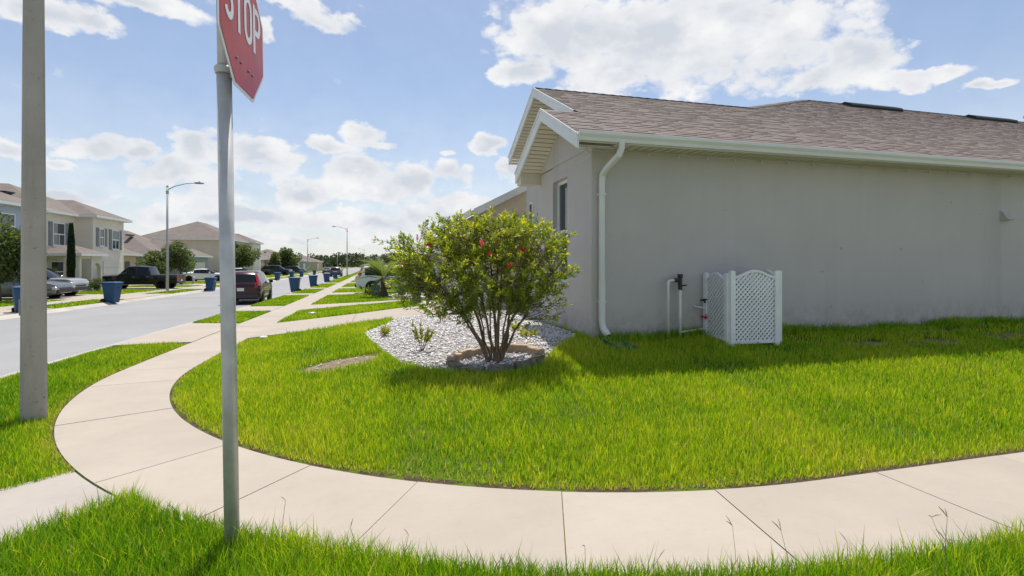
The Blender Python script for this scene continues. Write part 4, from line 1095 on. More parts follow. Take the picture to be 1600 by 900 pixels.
# planter ring of edging blocks round the bush
ring = thing('edging_ring', 'ring of tan and mossy grey edging blocks round the foot of the bush', 'edging', (1.49, 6.37, zl(1.49, 6.37)))
for i, a in enumerate(np.linspace(0, 360, 10, endpoint=False)):
    rx, ry = .56, .42; t = R(a + 12); cx, cy = 1.5 + rx * math.cos(t), 6.38 + ry * math.sin(t)
    tx, ty = -rx * math.sin(t), ry * math.cos(t); l = math.hypot(tx, ty); tx /= l; ty /= l; nx, ny = ty, -tx
    tan_ = math.sin(t) > .15; hl, hw, hh = random.uniform(.14, .175), .055, (.1 if tan_ else .085) + random.uniform(-.01, .015)
    z = zl(cx, cy) - .03; m = MB(); V = []
    jit = 0 if tan_ else .02
    for zz, sh in ((0, 1), (hh + .03 - .012, 1), (hh + .03, .86)):
        for sx, sy in ((-1, -1), (0, -1.05), (1, -1), (1, 1), (0, 1.05), (-1, 1)):
            V.append((cx + tx * sx * hl * sh + nx * sy * hw * sh + random.uniform(-jit, jit), cy + ty * sx * hl * sh + ny * sy * hw * sh + random.uniform(-jit, jit), z + zz + random.uniform(-jit, jit) * .5))
    F = [tuple(range(5, -1, -1)), tuple(range(12, 18))] + [(k * 6 + j, k * 6 + (j + 1) % 6, (k + 1) * 6 + (j + 1) % 6, (k + 1) * 6 + j) for k in (0, 1) for j in range(6)]
    m.add(V, F).build('block', 'stone_tan' if tan_ else 'stone_grey', ring)

# white stone bed
BED = [(-.25, 10.1), (-.12, 8.9), (.08, 7.75), (.3, 6.95), (.6, 6.45), (.95, 6.12), (1.5, 5.93), (2.05, 6.15), (2.5, 6.75), (2.95, 7.2), (3.05, 7.5), (3.08, 9.35), (3.6, 9.6), (3.7, 11.6), (2.2, 11.75), (.4, 11.8), (.2, 11.0)]
def in_poly(x, y, poly):
    x = np.asarray(x); y = np.asarray(y); c = np.zeros(x.shape, bool); n = len(poly)
    for i in range(n):
        (x0, y0), (x1, y1) = poly[i], poly[i - 1]
        k = ((y0 > y) != (y1 > y)) & (x < (x1 - x0) * (y - y0) / (y1 - y0 + 1e-12) + x0); c ^= k
    return c
def stones(name, label, n, test, bb, smin, smax, seed, dz=.0, mat='stones'):
    rg = np.random.default_rng(seed); x = rg.uniform(bb[0], bb[1], n); y = rg.uniform(bb[2], bb[3], n); k = test(x, y); x = x[k]; y = y[k]; n = len(x)
    z = zg(x, y) + dz
    s = rg.uniform(0, 1, (n, 1)) ** 2.2 * (smax - smin) + smin
    O = np.array([(1, 0, 0), (.3, .95, 0), (-.8, .6, 0), (-.8, -.6, 0), (.3, -.95, 0), (0, 0, 1), (0, 0, -1)], float)
    V = O[None] * np.stack([s[:, 0], s[:, 0] * rg.uniform(.55, .9, n), s[:, 0] * rg.uniform(.35, .65, n)], 1)[:, None, :] * rg.uniform(.8, 1.2, (n, 7, 1))
    a = rg.uniform(0, 6.28, n); ti = rg.normal(0, .4, n)
    ca_, sa_, ct, s_t = np.cos(a)[:, None], np.sin(a)[:, None], np.cos(ti)[:, None], np.sin(ti)[:, None]
    X, Y, Z = V[..., 0], V[..., 1], V[..., 2]; Y, Z = Y * ct - Z * s_t, Y * s_t + Z * ct; X, Y = X * ca_ - Y * sa_, X * sa_ + Y * ca_
    V = np.stack([X + x[:, None], Y + y[:, None], Z + z[:, None] + s * .3 + rg.uniform(0, .012, (n, 1))], -1).reshape(-1, 3)
    f = np.array([(0, 1, 5), (1, 2, 5), (2, 3, 5), (3, 4, 5), (4, 0, 5), (1, 0, 6), (2, 1, 6), (3, 2, 6), (4, 3, 6), (0, 4, 6)])
    F = (f[None] + (np.arange(n) * 7)[:, None, None]).reshape(-1, 3)
    return tag(arrays_obj(name, mat, V, F3=F, tone=np.repeat(np.clip(rg.normal(.62, .22, n), 0, 1), 7)), label, 'stones', kind='stuff')
stones('white_gravel', 'white stones covering the bed round the bush', 27000, lambda x, y: in_poly(x, y, BED), (-.5, 3.8, 5.8, 12), .01, .036, 61)
m = MB(); zz = [(x, y, zl(x, y) + .004) for x, y in BED]
def fine_sheet(name, poly, mat, dz, st=.2, kind='structure', mb_only=False):
    """draped patch cut to a polygon"""
    import bmesh
    bm = bmesh.new(); bm.faces.new([bm.verts.new((x, y, 0)) for x, y in poly])
    xs = [p[0] for p in poly]; ys_ = [p[1] for p in poly]
    for ax, lo, hi in ((0, min(xs), max(xs)), (1, min(ys_), max(ys_))):
        for c in np.arange(lo + st, hi, st):
            bmesh.ops.bisect_plane(bm, geom=bm.verts[:] + bm.edges[:] + bm.faces[:], plane_co=(c, c, 0), plane_no=(1, 0, 0) if ax == 0 else (0, 1, 0))
    for v in bm.verts: v.co.z = zl(v.co.x, v.co.y) + dz
    me = bpy.data.meshes.new(name); bm.to_mesh(me); bm.free(); me.materials.append(M[mat]); o = link(name, me); o['kind'] = kind; return o
M['bed_soil'] = simple('stone_bed_base', (.3, .28, .27), .95, .1, .3, 30, bump=.6, bscale=120)
fine_sheet('stone_bed', BED, 'bed_soil', .008)
SP = [(SOIL[0] + (math.cos(R(t)) * SOIL[2] * (.95 + .12 * math.sin(3 * R(t)))) * .97 - math.sin(R(t)) * SOIL[3] * .24, SOIL[1] + math.sin(R(t)) * SOIL[3] * .97 + math.cos(R(t)) * SOIL[2] * .24) for t in range(0, 360, 15)]
fine_sheet('bare_soil', SP, 'soil', -.012, .12)
PATCH = ((7.3, 6.1, .5, .13), (8.6, 6.0, .7, .16), (10.3, 6.1, .8, .2), (11.9, 6.3, .7, .18), (9.6, 6.6, .6, .12))
for ex, ey, ew, eh in PATCH:
    fine_sheet('bare_soil', [(ex + ew * math.cos(R(t)) * (1 + .2 * math.sin(3 * R(t) + ex)), ey + eh * math.sin(R(t)) * (1 + .2 * math.cos(2 * R(t) + ex))) for t in range(0, 360, 18)], 'soil', .006, .25)
stones('soil_chips', 'pale chips scattered on the bare patch of soil in the lawn', 260, lambda x, y: in_poly(x, y, SP), (-1.3, .4, 6.9, 7.9), .006, .022, 62, -.01)
# gravel bed beside the second driveway
BED2 = [(.6, 24.0), (2.6, 23.2), (4, 23.2), (4, 30), (1.2, 30.6), (.5, 28)]
stones('white_gravel', 'white stones in the bed behind the palm', 4500, lambda x, y: in_poly(x, y, BED2), (.4, 4.1, 23, 31), .03, .07, 63)
fine_sheet('stone_bed', BED2, 'bed_soil', .008, .8)
BED3 = [(1.2, 15.3), (3.6, 15.3), (3.6, 20), (1.9, 20)]
stones('white_gravel', 'white stones beyond the green utility box nearest the bush', 3500, lambda x, y: in_poly(x, y, BED3), (1, 3.8, 15, 20.2), .02, .055, 64)
fine_sheet('stone_bed', BED3, 'bed_soil', .008, .5)

def plant(label, loc, n, h, sp, mat='leaf_yellow', seed=1, ls=.07, stems=6, wd=.35, group='small plants in the stone bed'):
    rg = np.random.default_rng(seed); z0 = zl(*loc); t = thing('plant', label, 'plant', (loc[0], loc[1], z0), group=group); m = MB(); P = []; D = []
    for i in range(stems):
        a = rg.uniform(0, 6.28); tip = np.array([loc[0] + math.cos(a) * sp * rg.uniform(.3, 1), loc[1] + math.sin(a) * sp * rg.uniform(.3, 1), z0 + h * rg.uniform(.6, 1)])
        b = np.array([loc[0], loc[1], z0 - .02]); mid = (b + tip) / 2 + [0, 0, h * .1]; m.tube([b, mid, tip], [.006, .004, .002], 4)
        for q in range(n // stems):
            f = rg.uniform(.35, 1); p = mid + (tip - mid) * (f * 2 - 1) if f > .5 else b + (mid - b) * f * 2; P.append(p); D.append(rg.normal(size=3) * .8 + [math.cos(a) * .6, math.sin(a) * .6, .9])
    m.build('stem', 'bush_bark', t)
    P = np.array(P); V, F = leaf_quads(P, np.array(D), rg.uniform(.7, 1.3, len(P)) * ls, ls * wd, rg)
    arrays_obj('foliage', mat, V, F, tone=np.repeat(np.clip(rg.normal(.55, .25, len(P)), 0, 1), 4), parent=t)
plant('tallest small shrub on the white stones, thin bare stems below', (.63, 7.34), 240, .42, .2, seed=71, ls=.06)
plant('low yellow-green tuft at the lawn edge of the stone bed', (.13, 9.06), 120, .17, .13, seed=72, ls=.09, stems=10, wd=.25)
plant('bushy young plant by the driveway edge of the stone bed', (1.21, 9.77), 200, .28, .2, seed=73, ls=.07)
plant('low spreading plant on the stones close to the house wall', (2.24, 7.45), 120, .1, .2, seed=74, ls=.07, stems=9)
plant('small yellowish plant behind the bush near the house wall', (2.3, 8.2), 120, .12, .22, seed=75, ls=.07, stems=9)
plant('dark leafy plant beside the nearest green utility box', (1.75, 16.2), 260, .6, .35, 'leaf_oak', seed=76, ls=.1, group=None)
plant('broad-leaved green plant by the white suv', (-.55, 28.6), 40, .4, .22, 'leaf_palm', seed=77, ls=.3, group=None)
plant('bright leafy plant right behind the utility box past the palm', (1.45, 29.2), 160, .9, .3, 'leaf_yellow', seed=78, ls=.14, group=None)
plant('tall pale-flowered shrub behind the white suv', (1.2, 36), 500, 2.6, .9, 'leaf_oak', seed=79, ls=.16, stems=12, group=None)

# palm
def palm():
    x, y = .35, 27.2; z0 = zl(x, y); t = thing('palm_tree', 'short feathery palm in front of the white suv', 'palm', (x, y, z0)); rg = np.random.default_rng(81)
    MB().lathe([(.28, -.1), (.26, .15), (.17, .35), (.14, .6), (.15, .85), (.2, .95), (.06, 1.05)], 12, at=(x, y, z0)).build('trunk', 'bark', t, smooth=True)
    # frond with leaflets, pointing along +x
    def frond(L_, droop, seed):
        r2 = np.random.default_rng(seed); m = MB(); pts = [(L_ * f, 0, L_ * (.55 * f - droop * f * f)) for f in np.linspace(0, 1, 7)]
        m.tube(pts, list(np.linspace(.012, .003, 7)), 4, tone=.8)
        for f in np.linspace(.14, 1, 46):
            px__, pz = L_ * f, L_ * (.55 * f - droop * f * f)
            for sg in (-1, 1):
                l = .32 * math.sin(math.pi * min(f * .85 + .1, 1)) + .06; w = .021; tip = (px__ + l * .65, sg * l * .75, pz + l * .25 + r2.uniform(-.05, .03))
                m.add([(px__ - w, 0, pz), (px__ + w, 0, pz), tip], [(0, 1, 2)], float(np.clip(r2.normal(.5, .2), 0, 1)))
        me_o = m.build('frond', 'leaf_palm', None, tone=True); return me_o
    protos = [frond(1.45, .4, 1), frond(1.6, .65, 2), frond(1.3, .25, 3)]
    for i in range(32):
        o = protos[i] if i < 3 else link('frond', protos[i % 3].data)
        o.parent = t; o.location = (0, 0, .95); el_ = rg.uniform(-1.0, .45); o.rotation_euler = (0, el_ * .9 + .1, i * 2.399)
palm()

# ------------------------------------------------------------------ grass
def blades(name, label, n, test, bb, hgt, wid, seed, lod=None, edge=None, tone_mu=.42, lean=.45, dens=None, z_off=0):
    rg = np.random.default_rng(seed); x = rg.uniform(bb[0], bb[1], n); y = rg.uniform(bb[2], bb[3], n); k = test(x, y)
    if lod: k &= rg.uniform(0, 1, n) < np.minimum(1, lod / np.hypot(x, y)) ** 1.1
    x = x[k]; y = y[k]
    # uneven patches: low-frequency waves modulate tone, height and density
    def wave(a, b, c, d): return np.sin(x * a + y * b + c) * np.sin(x * d - y * a * .7 + c * 2)
    pat = wave(.55, .8, 1.1, .9) * .35 + wave(1.1, 1.7, .3, 2.1) * .4 + wave(3.1, 2.3, 1.3, 1.7) * .3 + wave(6.3, 4.9, 2.3, 5.3) * .25
    if dens is not None:
        k = rg.uniform(0, 1, len(x)) < dens(x, y, pat); x = x[k]; y = y[k]; pat = pat[k]
    n = len(x); z = zg(x, y) - .005 + z_off
    dist_ = np.hypot(x, y); h = hgt * rg.uniform(.55, 1.25, n) * (1 + .25 * pat) ; tall = rg.uniform(0, 1, n) < .03; h = np.where(tall, h * 1.45, h)
    e = np.ones(n) if edge is None else edge(x, y); h = h * (.45 + .55 * np.clip(e / .22, 0, 1))
    w = wid * rg.uniform(.6, 1.3, n) * np.maximum(1, dist_ / 5.5) ** .75
    a = rg.uniform(0, 2 * np.pi, n); dirx, diry = np.cos(a), np.sin(a); ln = rg.uniform(.1, 1, n) * lean
    a2 = rg.uniform(0, 2 * np.pi, n); sx, sy = np.cos(a2) * w / 2, np.sin(a2) * w / 2
    def P(f, s): 
        b = ln * h * f * f; return np.stack([x + dirx * b + sx * s, y + diry * b + sy * s, z + h * f * (1 - .22 * ln * f)], 1)
    V = np.stack([P(0, 1), P(0, -1), P(.55, -.85), P(.55, .85), P(1, 0)], 1).reshape(-1, 3)
    i5 = (np.arange(n) * 5)[:, None]; F4 = i5 + np.array([[0, 1, 2, 3]]); F3 = i5 + np.array([[3, 2, 4]])
    tone = np.clip(tone_mu + .22 * pat + rg.normal(0, .21, n) + .28 * np.clip(1 - e / .3, 0, 1) * rg.uniform(0, 1, n), 0, .8)
    dry = rg.uniform(0, 1, n) < .045 + .1 * (pat > .4) + .3 * np.clip(1 - e / .14, 0, 1); tone = np.where(dry, rg.uniform(.82, 1, n), tone)
    return tag(arrays_obj(name, 'grass', V, F4, F3, tone=np.repeat(tone, 5)), label, 'grass', kind='stuff')
def strip_test(a0, a1):
    def f(x, y):
        q = qd(x, y); ang = np.degrees(np.arctan2(y - C1, x - C0)) % 360
        return (q > RO + .012) & (q < RKI + .02) & (ang > a0) & (ang < a1)
    return f
stripe = lambda x, y: np.minimum(qd(x, y) - RO, RKI - qd(x, y))
blades('grass_verge', 'long green grass of the verge in front of the corner sidewalk', 330000, lambda x, y: strip_test(226.6, 330)(x, y) & (x < 5.2), (-2.9, 5.2, .5, 3.9), .155, .0058, 91, edge=lambda x, y: stripe(x, y) * 2 + .12, lean=.55, tone_mu=.36)
blades('grass_verge', 'grass round the foot of the concrete lamp post', 230000, lambda x, y: (strip_test(150, 218.4)(x, y) & (y < 11.9 - .35 * np.clip((C0 - RO - x), 0, 1.4)) ), (-5.2, -2.1, 3.0, 12.2), .085, .0055, 92, lod=5.5, edge=stripe, tone_mu=.38)
SPn = SP
def lawn_test(x, y):
    q = qd(x, y); ok = (q < RI - .03) & (y < 12.0 - .1 * np.clip(-x, 0, 3)) & ~in_poly(x, y, BED) & ~in_poly(x, y, SPn)
    ok &= ~((x > HX - .02) & (y > HY - .02)); ok &= ~((x > .35) & (y > 10) & (x < 4)); 
    ok &= ~((x > 4.98) & (x < 5.95) & (y > 6.33)); 
    for ex, ey, ew, eh in PATCH: ok &= ((x - ex) / ew) ** 2 + ((y - ey) / eh) ** 2 > .55 + .5 * np.sin(9 * x + 5 * y)
    ok &= ((x - 1.5) / .66) ** 2 + ((y - 6.38) / .5) ** 2 > 1
    return ok
def lawn_dens(x, y, pat):
    d = np.ones_like(x); shade = np.clip((y - 5.5) / .6, 0, 1) * (x > 6); d -= shade * np.clip(.42 + pat * 1.3, 0, .85)
    dry = np.exp(-(((x - 7.6) / .9) ** 2 + ((y - 4.9) / .3) ** 2)) + np.exp(-(((x - 9.2) / .8) ** 2 + ((y - 4.3) / .3) ** 2)); return d - .5 * np.clip(dry, 0, 1) - .55 * np.clip((-pat - .4) * 3, 0, 1)
lawn_edge = lambda x, y: np.minimum(RI - qd(x, y), 9)
blades('lawn_grass', 'sunlit lawn of the corner lot in front of the taupe house', 1150000, lawn_test, (-2.9, 14.5, 2.9, 12.1), .088, .0062, 93, lod=4.2, edge=lawn_edge, tone_mu=.56, dens=lawn_dens)
# tufts hiding the foot of the walls
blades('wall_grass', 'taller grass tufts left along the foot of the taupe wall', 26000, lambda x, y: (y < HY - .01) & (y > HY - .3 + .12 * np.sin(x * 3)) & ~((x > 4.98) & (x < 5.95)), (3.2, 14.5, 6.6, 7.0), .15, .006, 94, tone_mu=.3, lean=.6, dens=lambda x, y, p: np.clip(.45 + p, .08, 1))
def rect(x0, x1, y0, y1): return lambda x, y: (x > x0) & (x < x1) & (y > y0) & (y < y1)
# verge and lawn pieces between the driveways
xi = xs_i + .02; xo = xs_o - .02; xq = xk + .03
def wedge(xa, xb, ya, yb, sa=0, sb=0):
    """verge piece whose ends slant with the driveway flares"""
    return lambda x, y: (x > xa) & (x < xb) & (y > ya + sa * (xb - x)) & (y < yb + sb * (xb - x))
for i, (ya, yb, sb, lab) in enumerate(((16.05, 20.25, -.1, 'first short verge piece beyond the corner driveway'), (23.2, 31.1, 0, 'second verge piece beside the parked maroon suv'), (34, 40.1, 0, 'third verge piece by the nearest upright bin'), (43, 51.8, 0, 'fourth verge piece along the kerb'), (55.5, 100, 0, 'far verge strip running to the street lamp'))):
    n = int((yb - ya) * 1.4 * (2600 if ya < 30 else 900))
    blades('grass_verge', 'grass on the ' + lab, n, wedge(xq, xo, ya, yb, .28 if i == 0 else .05, sb), (xq, xo, ya, yb), .075, .008, 100 + i, tone_mu=.45)
for i, (ya, yb, x1, lab) in enumerate(((15.65, 20.05, 3.4, 'lawn strip between the two nearest driveways'), (23.35, 30.9, 2.6, 'lawn piece around the palm'), (34.2, 39.9, 6, 'lawn piece just beyond the white suv'), (43, 51.7, 6, 'lawn piece behind the white suv further on'))):
    n = int((yb - ya) * 6 * (2400 if ya < 20 else 700))
    bedt = (lambda x, y: ~in_poly(x, y, BED3)) if i == 0 else ((lambda x, y: ~in_poly(x, y, BED2)) if i == 1 else (lambda x, y: x > -99))
    blades('lawn_grass', 'grass on the ' + lab, n, lambda x, y, a=xi, b=x1, c=ya, d=yb, t=bedt: (x > a) & (x < b) & (y > c - .5 * np.clip((x + .6) / 2, 0, 1) * (c < 16)) & (y < d) & t(x, y), (xi, x1, ya - .6, yb), .08, .008, 110 + i, tone_mu=.48)
dr = ((30.2, 36), (42.6, 47), (50.8, 55.2), (61.8, 66.2), (75.8, 80.2), (96.8, 101.2), (111.8, 116.2), (19.8, 24.2))
def not_drive(x, y):
    ok = np.ones(x.shape, bool)
    for a, b in dr: ok &= ~((y > a) & (y < b))
    return ok
blades('grass_verge', 'grass verge along the far kerb of the main street', 30000, lambda x, y: not_drive(x, y), (-13.86, -12.48, 14, 110), .07, .014, 120, tone_mu=.45)
blades('lawn_grass', 'front lawns of the houses across the street', 60000, lambda x, y: not_drive(x, y), (-18.9, -15.0, 14, 110), .07, .014, 121, tone_mu=.45)
# soil along the lawn's cut edge, coloured darker for the shaded gap there
def edge_strip(q0, q1, rows, name='edge_soil'):
    m = MB(); sheet(m, [[pos(q, al) for al in rows] for q in np.linspace(q0, q1, 2)], .006, .02); m.build(name, 'dark_soil')['kind'] = 'structure'
M['dark_soil'] = simple('dark_edge_soil', (.07, .052, .035), .95, .1, .4, 25, bump=.8, bscale=60)
edge_strip(RI - .07, RI - .004, [('v', 12.0), ('v', 10.5), ('v', C1)] + [('a', t) for t in np.arange(184, 270, 4)] + [('u', C0), ('u', 8), ('u', 14)])
edge_strip(RO + .004, RO + .05, [('v', 11.7), ('v', 10.5), ('v', C1)] + [('a', t) for t in np.arange(184, 218.5, 3.8)])
# thin seed stalks rising out of the near verge
def stalks():
    rg = np.random.default_rng(130); m = MB()
    for (x, y, h, n) in ((1.74, 2.15, .27, 2), (1.97, 2.05, .3, 2), (2.45, 1.75, .34, 2), (2.62, 1.8, .4, 3), (2.75, 1.85, .33, 2), (-.1, 2.85, .22, 2), (.12, 2.6, .2, 1), (.95, 2.2, .3, 1), (-.52, 3.1, .26, 1), (1.2, 2.15, .22, 1), (2.2, 1.95, .25, 1)):
        z = zl(x, y); dx_, dy_ = rg.normal(0, .05, 2); top = (x + dx_, y + dy_, z + h); m.tube([(x, y, z), (x + dx_ * .4, y + dy_ * .4, z + h * .6), top], [.0016, .0013, .001], 4)
        for k in range(n):
            a = rg.uniform(0, 6.28); l = rg.uniform(.05, .075); e = (top[0] + math.cos(a) * l * .6, top[1] + math.sin(a) * l * .6, top[2] + l * rg.uniform(.2, .8)); m.tube([top, tuple((np.array(top) + e) / 2 + [0, 0, .004]), e], [.0012, .0026, .0012], 4)
    tag(m.build('seed_stalks', 'straw'), 'thin dry seed stalks rising from the verge before the sidewalk', 'seed stalks', kind='stuff')
stalks()

# ------------------------------------------------------------------ concrete lamp post close by
def lamp_head(parent, tip, d, mat='lamp_head'):
    """luminaire at the end of an arm; d: horizontal direction"""
    d = Vector((d[0], d[1], 0)).normalized(); s = Vector((-d.y, d.x, 0)); p = Vector(tip); V = []; F = []
    for f, w, z0, z1 in ((0, .05, -.04, .04), (.12, .12, -.05, .06), (.42, .15, -.05, .05), (.6, .08, -.03, .02)):
        for a, z in ((-w, z0), (w, z0), (w * .7, z1), (-w * .7, z1)): V.append(p + d * f + s * a + Vector((0, 0, z)))
    for i in range(3):
        for k in range(4): F.append((i * 4 + k, i * 4 + (k + 1) % 4, (i + 1) * 4 + (k + 1) % 4, (i + 1) * 4 + k))
    F += [(3, 2, 1, 0), (12, 13, 14, 15)]
    h = MB().add(V, F).build('lamp_head', mat, parent)
    MB().lathe([(.03, .05), (.03, .1), (.02, .13)], 8, at=tuple(p + d * .3)).build('photocell', 'black_plastic', h)
    return h
def street_lamp(label, x, y, h, d, r0=.095, r1=.06):
    z0 = zl(x, y); t = thing('street_lamp', label, 'street lamp', (x, y, z0), group='street lamps'); d = Vector((d[0], d[1], 0))
    MB().tube([(x, y, z0 - .2), (x, y, h)], [r0, r1], 10).build('pole', 'lamp_metal', t, smooth=True)
    MB().tube([(x, y, h - .08), (x, y, h + .05)], r1 * 1.15, 10).build('pole_cap', 'lamp_metal', t)
    MB().tube([(x, y, h - .55), (x, y, h - .3)], r1 * 1.5, 10).build('collar', 'lamp_metal', t)
    b = Vector((x, y, h - .25)); pts = [b, b + d * .45 + Vector((0, 0, .26)), b + d * 1.2 + Vector((0, 0, .47)), b + d * 1.75 + Vector((0, 0, .52))]
    MB().tube(pts, [.04, .035, .03, .03], 7).build('arm', 'lamp_metal', t, smooth=True)
    lamp_head(t, pts[-1], d)
px0, py0 = -3.43, 6.34; z0 = zl(px0, py0)
lp = thing('concrete_lamp_post', 'tall square concrete lamp post on the grass verge beside the curved sidewalk', 'lamp post', (px0, py0, z0))
V = []; F = []; hs = [-.3, 2, 5, 8.2]; ang = R(31)
for h in hs:
    f = (h + .3) / 8.5; w = .105 - .046 * f; c = w * .8
    for a, b in ((-c, -w), (c, -w), (w, -c), (w, c), (c, w), (-c, w), (-w, c), (-w, -c)):
        V.append((px0 + a * math.cos(ang) - b * math.sin(ang), py0 + a * math.sin(ang) + b * math.cos(ang), z0 + h))
for i in range(3):
    for k in range(8): F.append((i * 8 + k, i * 8 + (k + 1) % 8, (i + 1) * 8 + (k + 1) % 8, (i + 1) * 8 + k))
F.append(tuple(range(24, 32)))
post = MB().add(V, F).build('post', 'pole_concrete', lp)
def on_post(a, b, h): return (px0 + a * math.cos(ang) - b * math.sin(ang), py0 + a * math.sin(ang) + b * math.cos(ang), z0 + h)
plv = [on_post(-.147, -.03, h) for h in ()]
x = MB(); w = .098
x.add([on_post(-w - .012, -.05, 1.1), on_post(-w - .012, .05, 1.1), on_post(-w - .012, .05, 1.26), on_post(-w - .012, -.05, 1.26), on_post(-w + .02, -.05, 1.1), on_post(-w + .02, .05, 1.1), on_post(-w + .02, .05, 1.26), on_post(-w + .02, -.05, 1.26)], [(0, 1, 2, 3), (0, 4, 5, 1), (2, 6, 7, 3), (1, 5, 6, 2), (3, 7, 4, 0)]).build('cover_plate', 'brass', post)
top = Vector((px0, py0, z0 + 8.0)); dd_ = Vector((-1, 0, 0))
MB().tube([top, top + dd_ * .6 + Vector((0, 0, .3)), top + dd_ * 1.8 + Vector((0, 0, .5))], [.04, .035, .03], 7).build('arm', 'lamp_metal', lp, smooth=True); lamp_head(lp, top + dd_ * 1.8 + Vector((0, 0, .5)), dd_)
street_lamp('grey street lamp nearest across the street with its arm over the road', -14.2, 40.6, 6.95, (1, -.1))
street_lamp('grey street lamp on the verge beyond the white suv', -4.6, 86.0, 7.1, (-1, 0))
street_lamp('grey street lamp second along the far sidewalk', -14.4, 117, 6.6, (1, 0))
street_lamp('faint street lamp farthest along the near verge', -4.6, 205, 6.6, (-1, 0))
street_lamp('thin distant street lamp before the woods on the far sidewalk', -14.4, 203, 4.2, (1, 0))

# ------------------------------------------------------------------ stop sign
SGx, SGy = -.77, 3.10; z0 = zl(SGx, SGy)
sg = thing('stop_sign', 'red octagonal stop sign on a round metal post in the near verge', 'stop sign', (SGx, SGy, z0))
tilt = Vector((-.966, .259, 0)) * .017                        # the post leans a little
def lean(h): return Vector((SGx, SGy, z0)) + tilt * h + Vector((0, 0, h))
MB().tube([lean(-.2), lean(1.3), lean(2.70)], .038, 20).build('post', 'alu', sg, smooth=True)
MB().tube([lean(2.66), lean(2.69), lean(2.70)], [.045, .05, .044], 20).build('collar', 'alu', sg)
MB().tube([lean(2.62), lean(3.42)], .033, 16).build('upper_post', 'alu', sg, smooth=True)
yaw = R(86); hx = Vector((math.cos(yaw), math.sin(yaw), 0)); nrm = Vector((math.sin(yaw), -math.cos(yaw), 0)); up = (Vector((0, 0, 1)) + tilt).normalized()
ctr = lean(2.945) + nrm * .092 + hx * .03
def sp_(a, b, n): return ctr + hx * a + up * b + nrm * n
k = .381; oct_ = lambda k: [(k / math.cos(R(22.5)) * math.cos(R(22.5 + 45 * i)), k / math.cos(R(22.5)) * math.sin(R(22.5 + 45 * i))) for i in range(8)]
def stop_red():
    t = NT('reflective_red'); a = t.noise(9, 4); t.col(t.ramp(a, [(.3, (.42, .012, .02)), (.7, (.5, .018, .028))])); t.rough(.16, .1)
    t.bump(t.noise(2.2, 3), .12, .05); return t.m
M['stop_red'] = stop_red(); M['sign_white'] = simple('reflective_white', (.78, .79, .8), .22, .6, .04, 6)
pl = MB().prism([sp_(a, b, .002) for a, b in oct_(k)], nrm * .004).build('sign_plate', 'sign_white', sg)
MB().prism([sp_(a, b, .0045) for a, b in oct_(k - .02)], nrm * .001).build('red_field', 'stop_red', pl)
MB().prism([sp_(a, b, -.003) for a, b in oct_(k - .002)], nrm * .002).build('back_plate', 'alu', pl)
def letter(strokes, x0, wd):
    m = MB(); h = .29; st = .037
    for line in strokes:
        P_ = [Vector((x0 + a * wd, (b - .5) * h + .07)) for a, b in line]; L_, R_ = [], []
        for i, p in enumerate(P_):
            t = (P_[min(i + 1, len(P_) - 1)] - P_[max(i - 1, 0)]).normalized(); n = Vector((-t.y, t.x)) * st / 2; L_.append(p + n); R_.append(p - n)
        for i in range(len(P_) - 1): m.add([sp_(*R_[i], .0062), sp_(*R_[i + 1], .0062), sp_(*L_[i + 1], .0062), sp_(*L_[i], .0062)], [(0, 1, 2, 3)])
    m.build('letter', 'sign_white', pl)
def arc_(cx, cy, rx, ry, a0, a1, n=10): return [(cx + rx * math.cos(R(t)), cy + ry * math.sin(R(t))) for t in np.linspace(a0, a1, n)]
sw = .09
Sg = arc_(.5, .73, .38, .18, 20, 180, 9) + arc_(.5, .70, .38, .17, 190, 250, 4) + arc_(.5, .32, .38, .17, 70, 10, 4) + arc_(.5, .27, .38, .18, 0, -160, 9)
letter([Sg], -.30, .125)
letter([[(0, .907), (1, .907)], [(.5, .82), (.5, 0)]], -.148, .125)
letter([arc_(.5, .69, .4, .22, 0, 180, 10) + [(.1, .5)] + arc_(.5, .31, .4, .22, 180, 360, 10) + [(.9, .5), (.9, .69)]], .008, .13)
letter([[(.12, 0), (.12, 1)], [(.2, .907), (.6, .907)] + arc_(.6, .68, .36, .225, 90, -90, 10) + [(.2, .455)]], .168, .125)
for a, b in ((-.13, -.225), (-.06, -.225), (.07, -.225), (.14, -.225)):
    bo = MB(); c_ = sp_(a, b, .005); bo.add([c_ + (hx * math.cos(R(60 * i)) + up * math.sin(R(60 * i))) * .009 for i in range(6)] + [c_ + nrm * .006 + (hx * math.cos(R(60 * i)) + up * math.sin(R(60 * i))) * .009 for i in range(6)], [(6, 7, 8, 9, 10, 11)] + [(i, (i + 1) % 6, 6 + (i + 1) % 6, 6 + i) for i in range(6)])
    bo.build('bolt', 'brass', pl)
for b in (-.27, .2):
    V = [sp_(a, b + c_, n) for a, n in ((-.05, -.006), (.05, -.006), (.05, -.058), (-.05, -.058)) for c_ in (-.04, .04)]
    MB().add(V, [(0, 1, 3, 2), (2, 3, 5, 4), (4, 5, 7, 6), (6, 7, 1, 0), (0, 2, 4, 6), (1, 7, 5, 3)]).build('bracket', 'brass', sg)

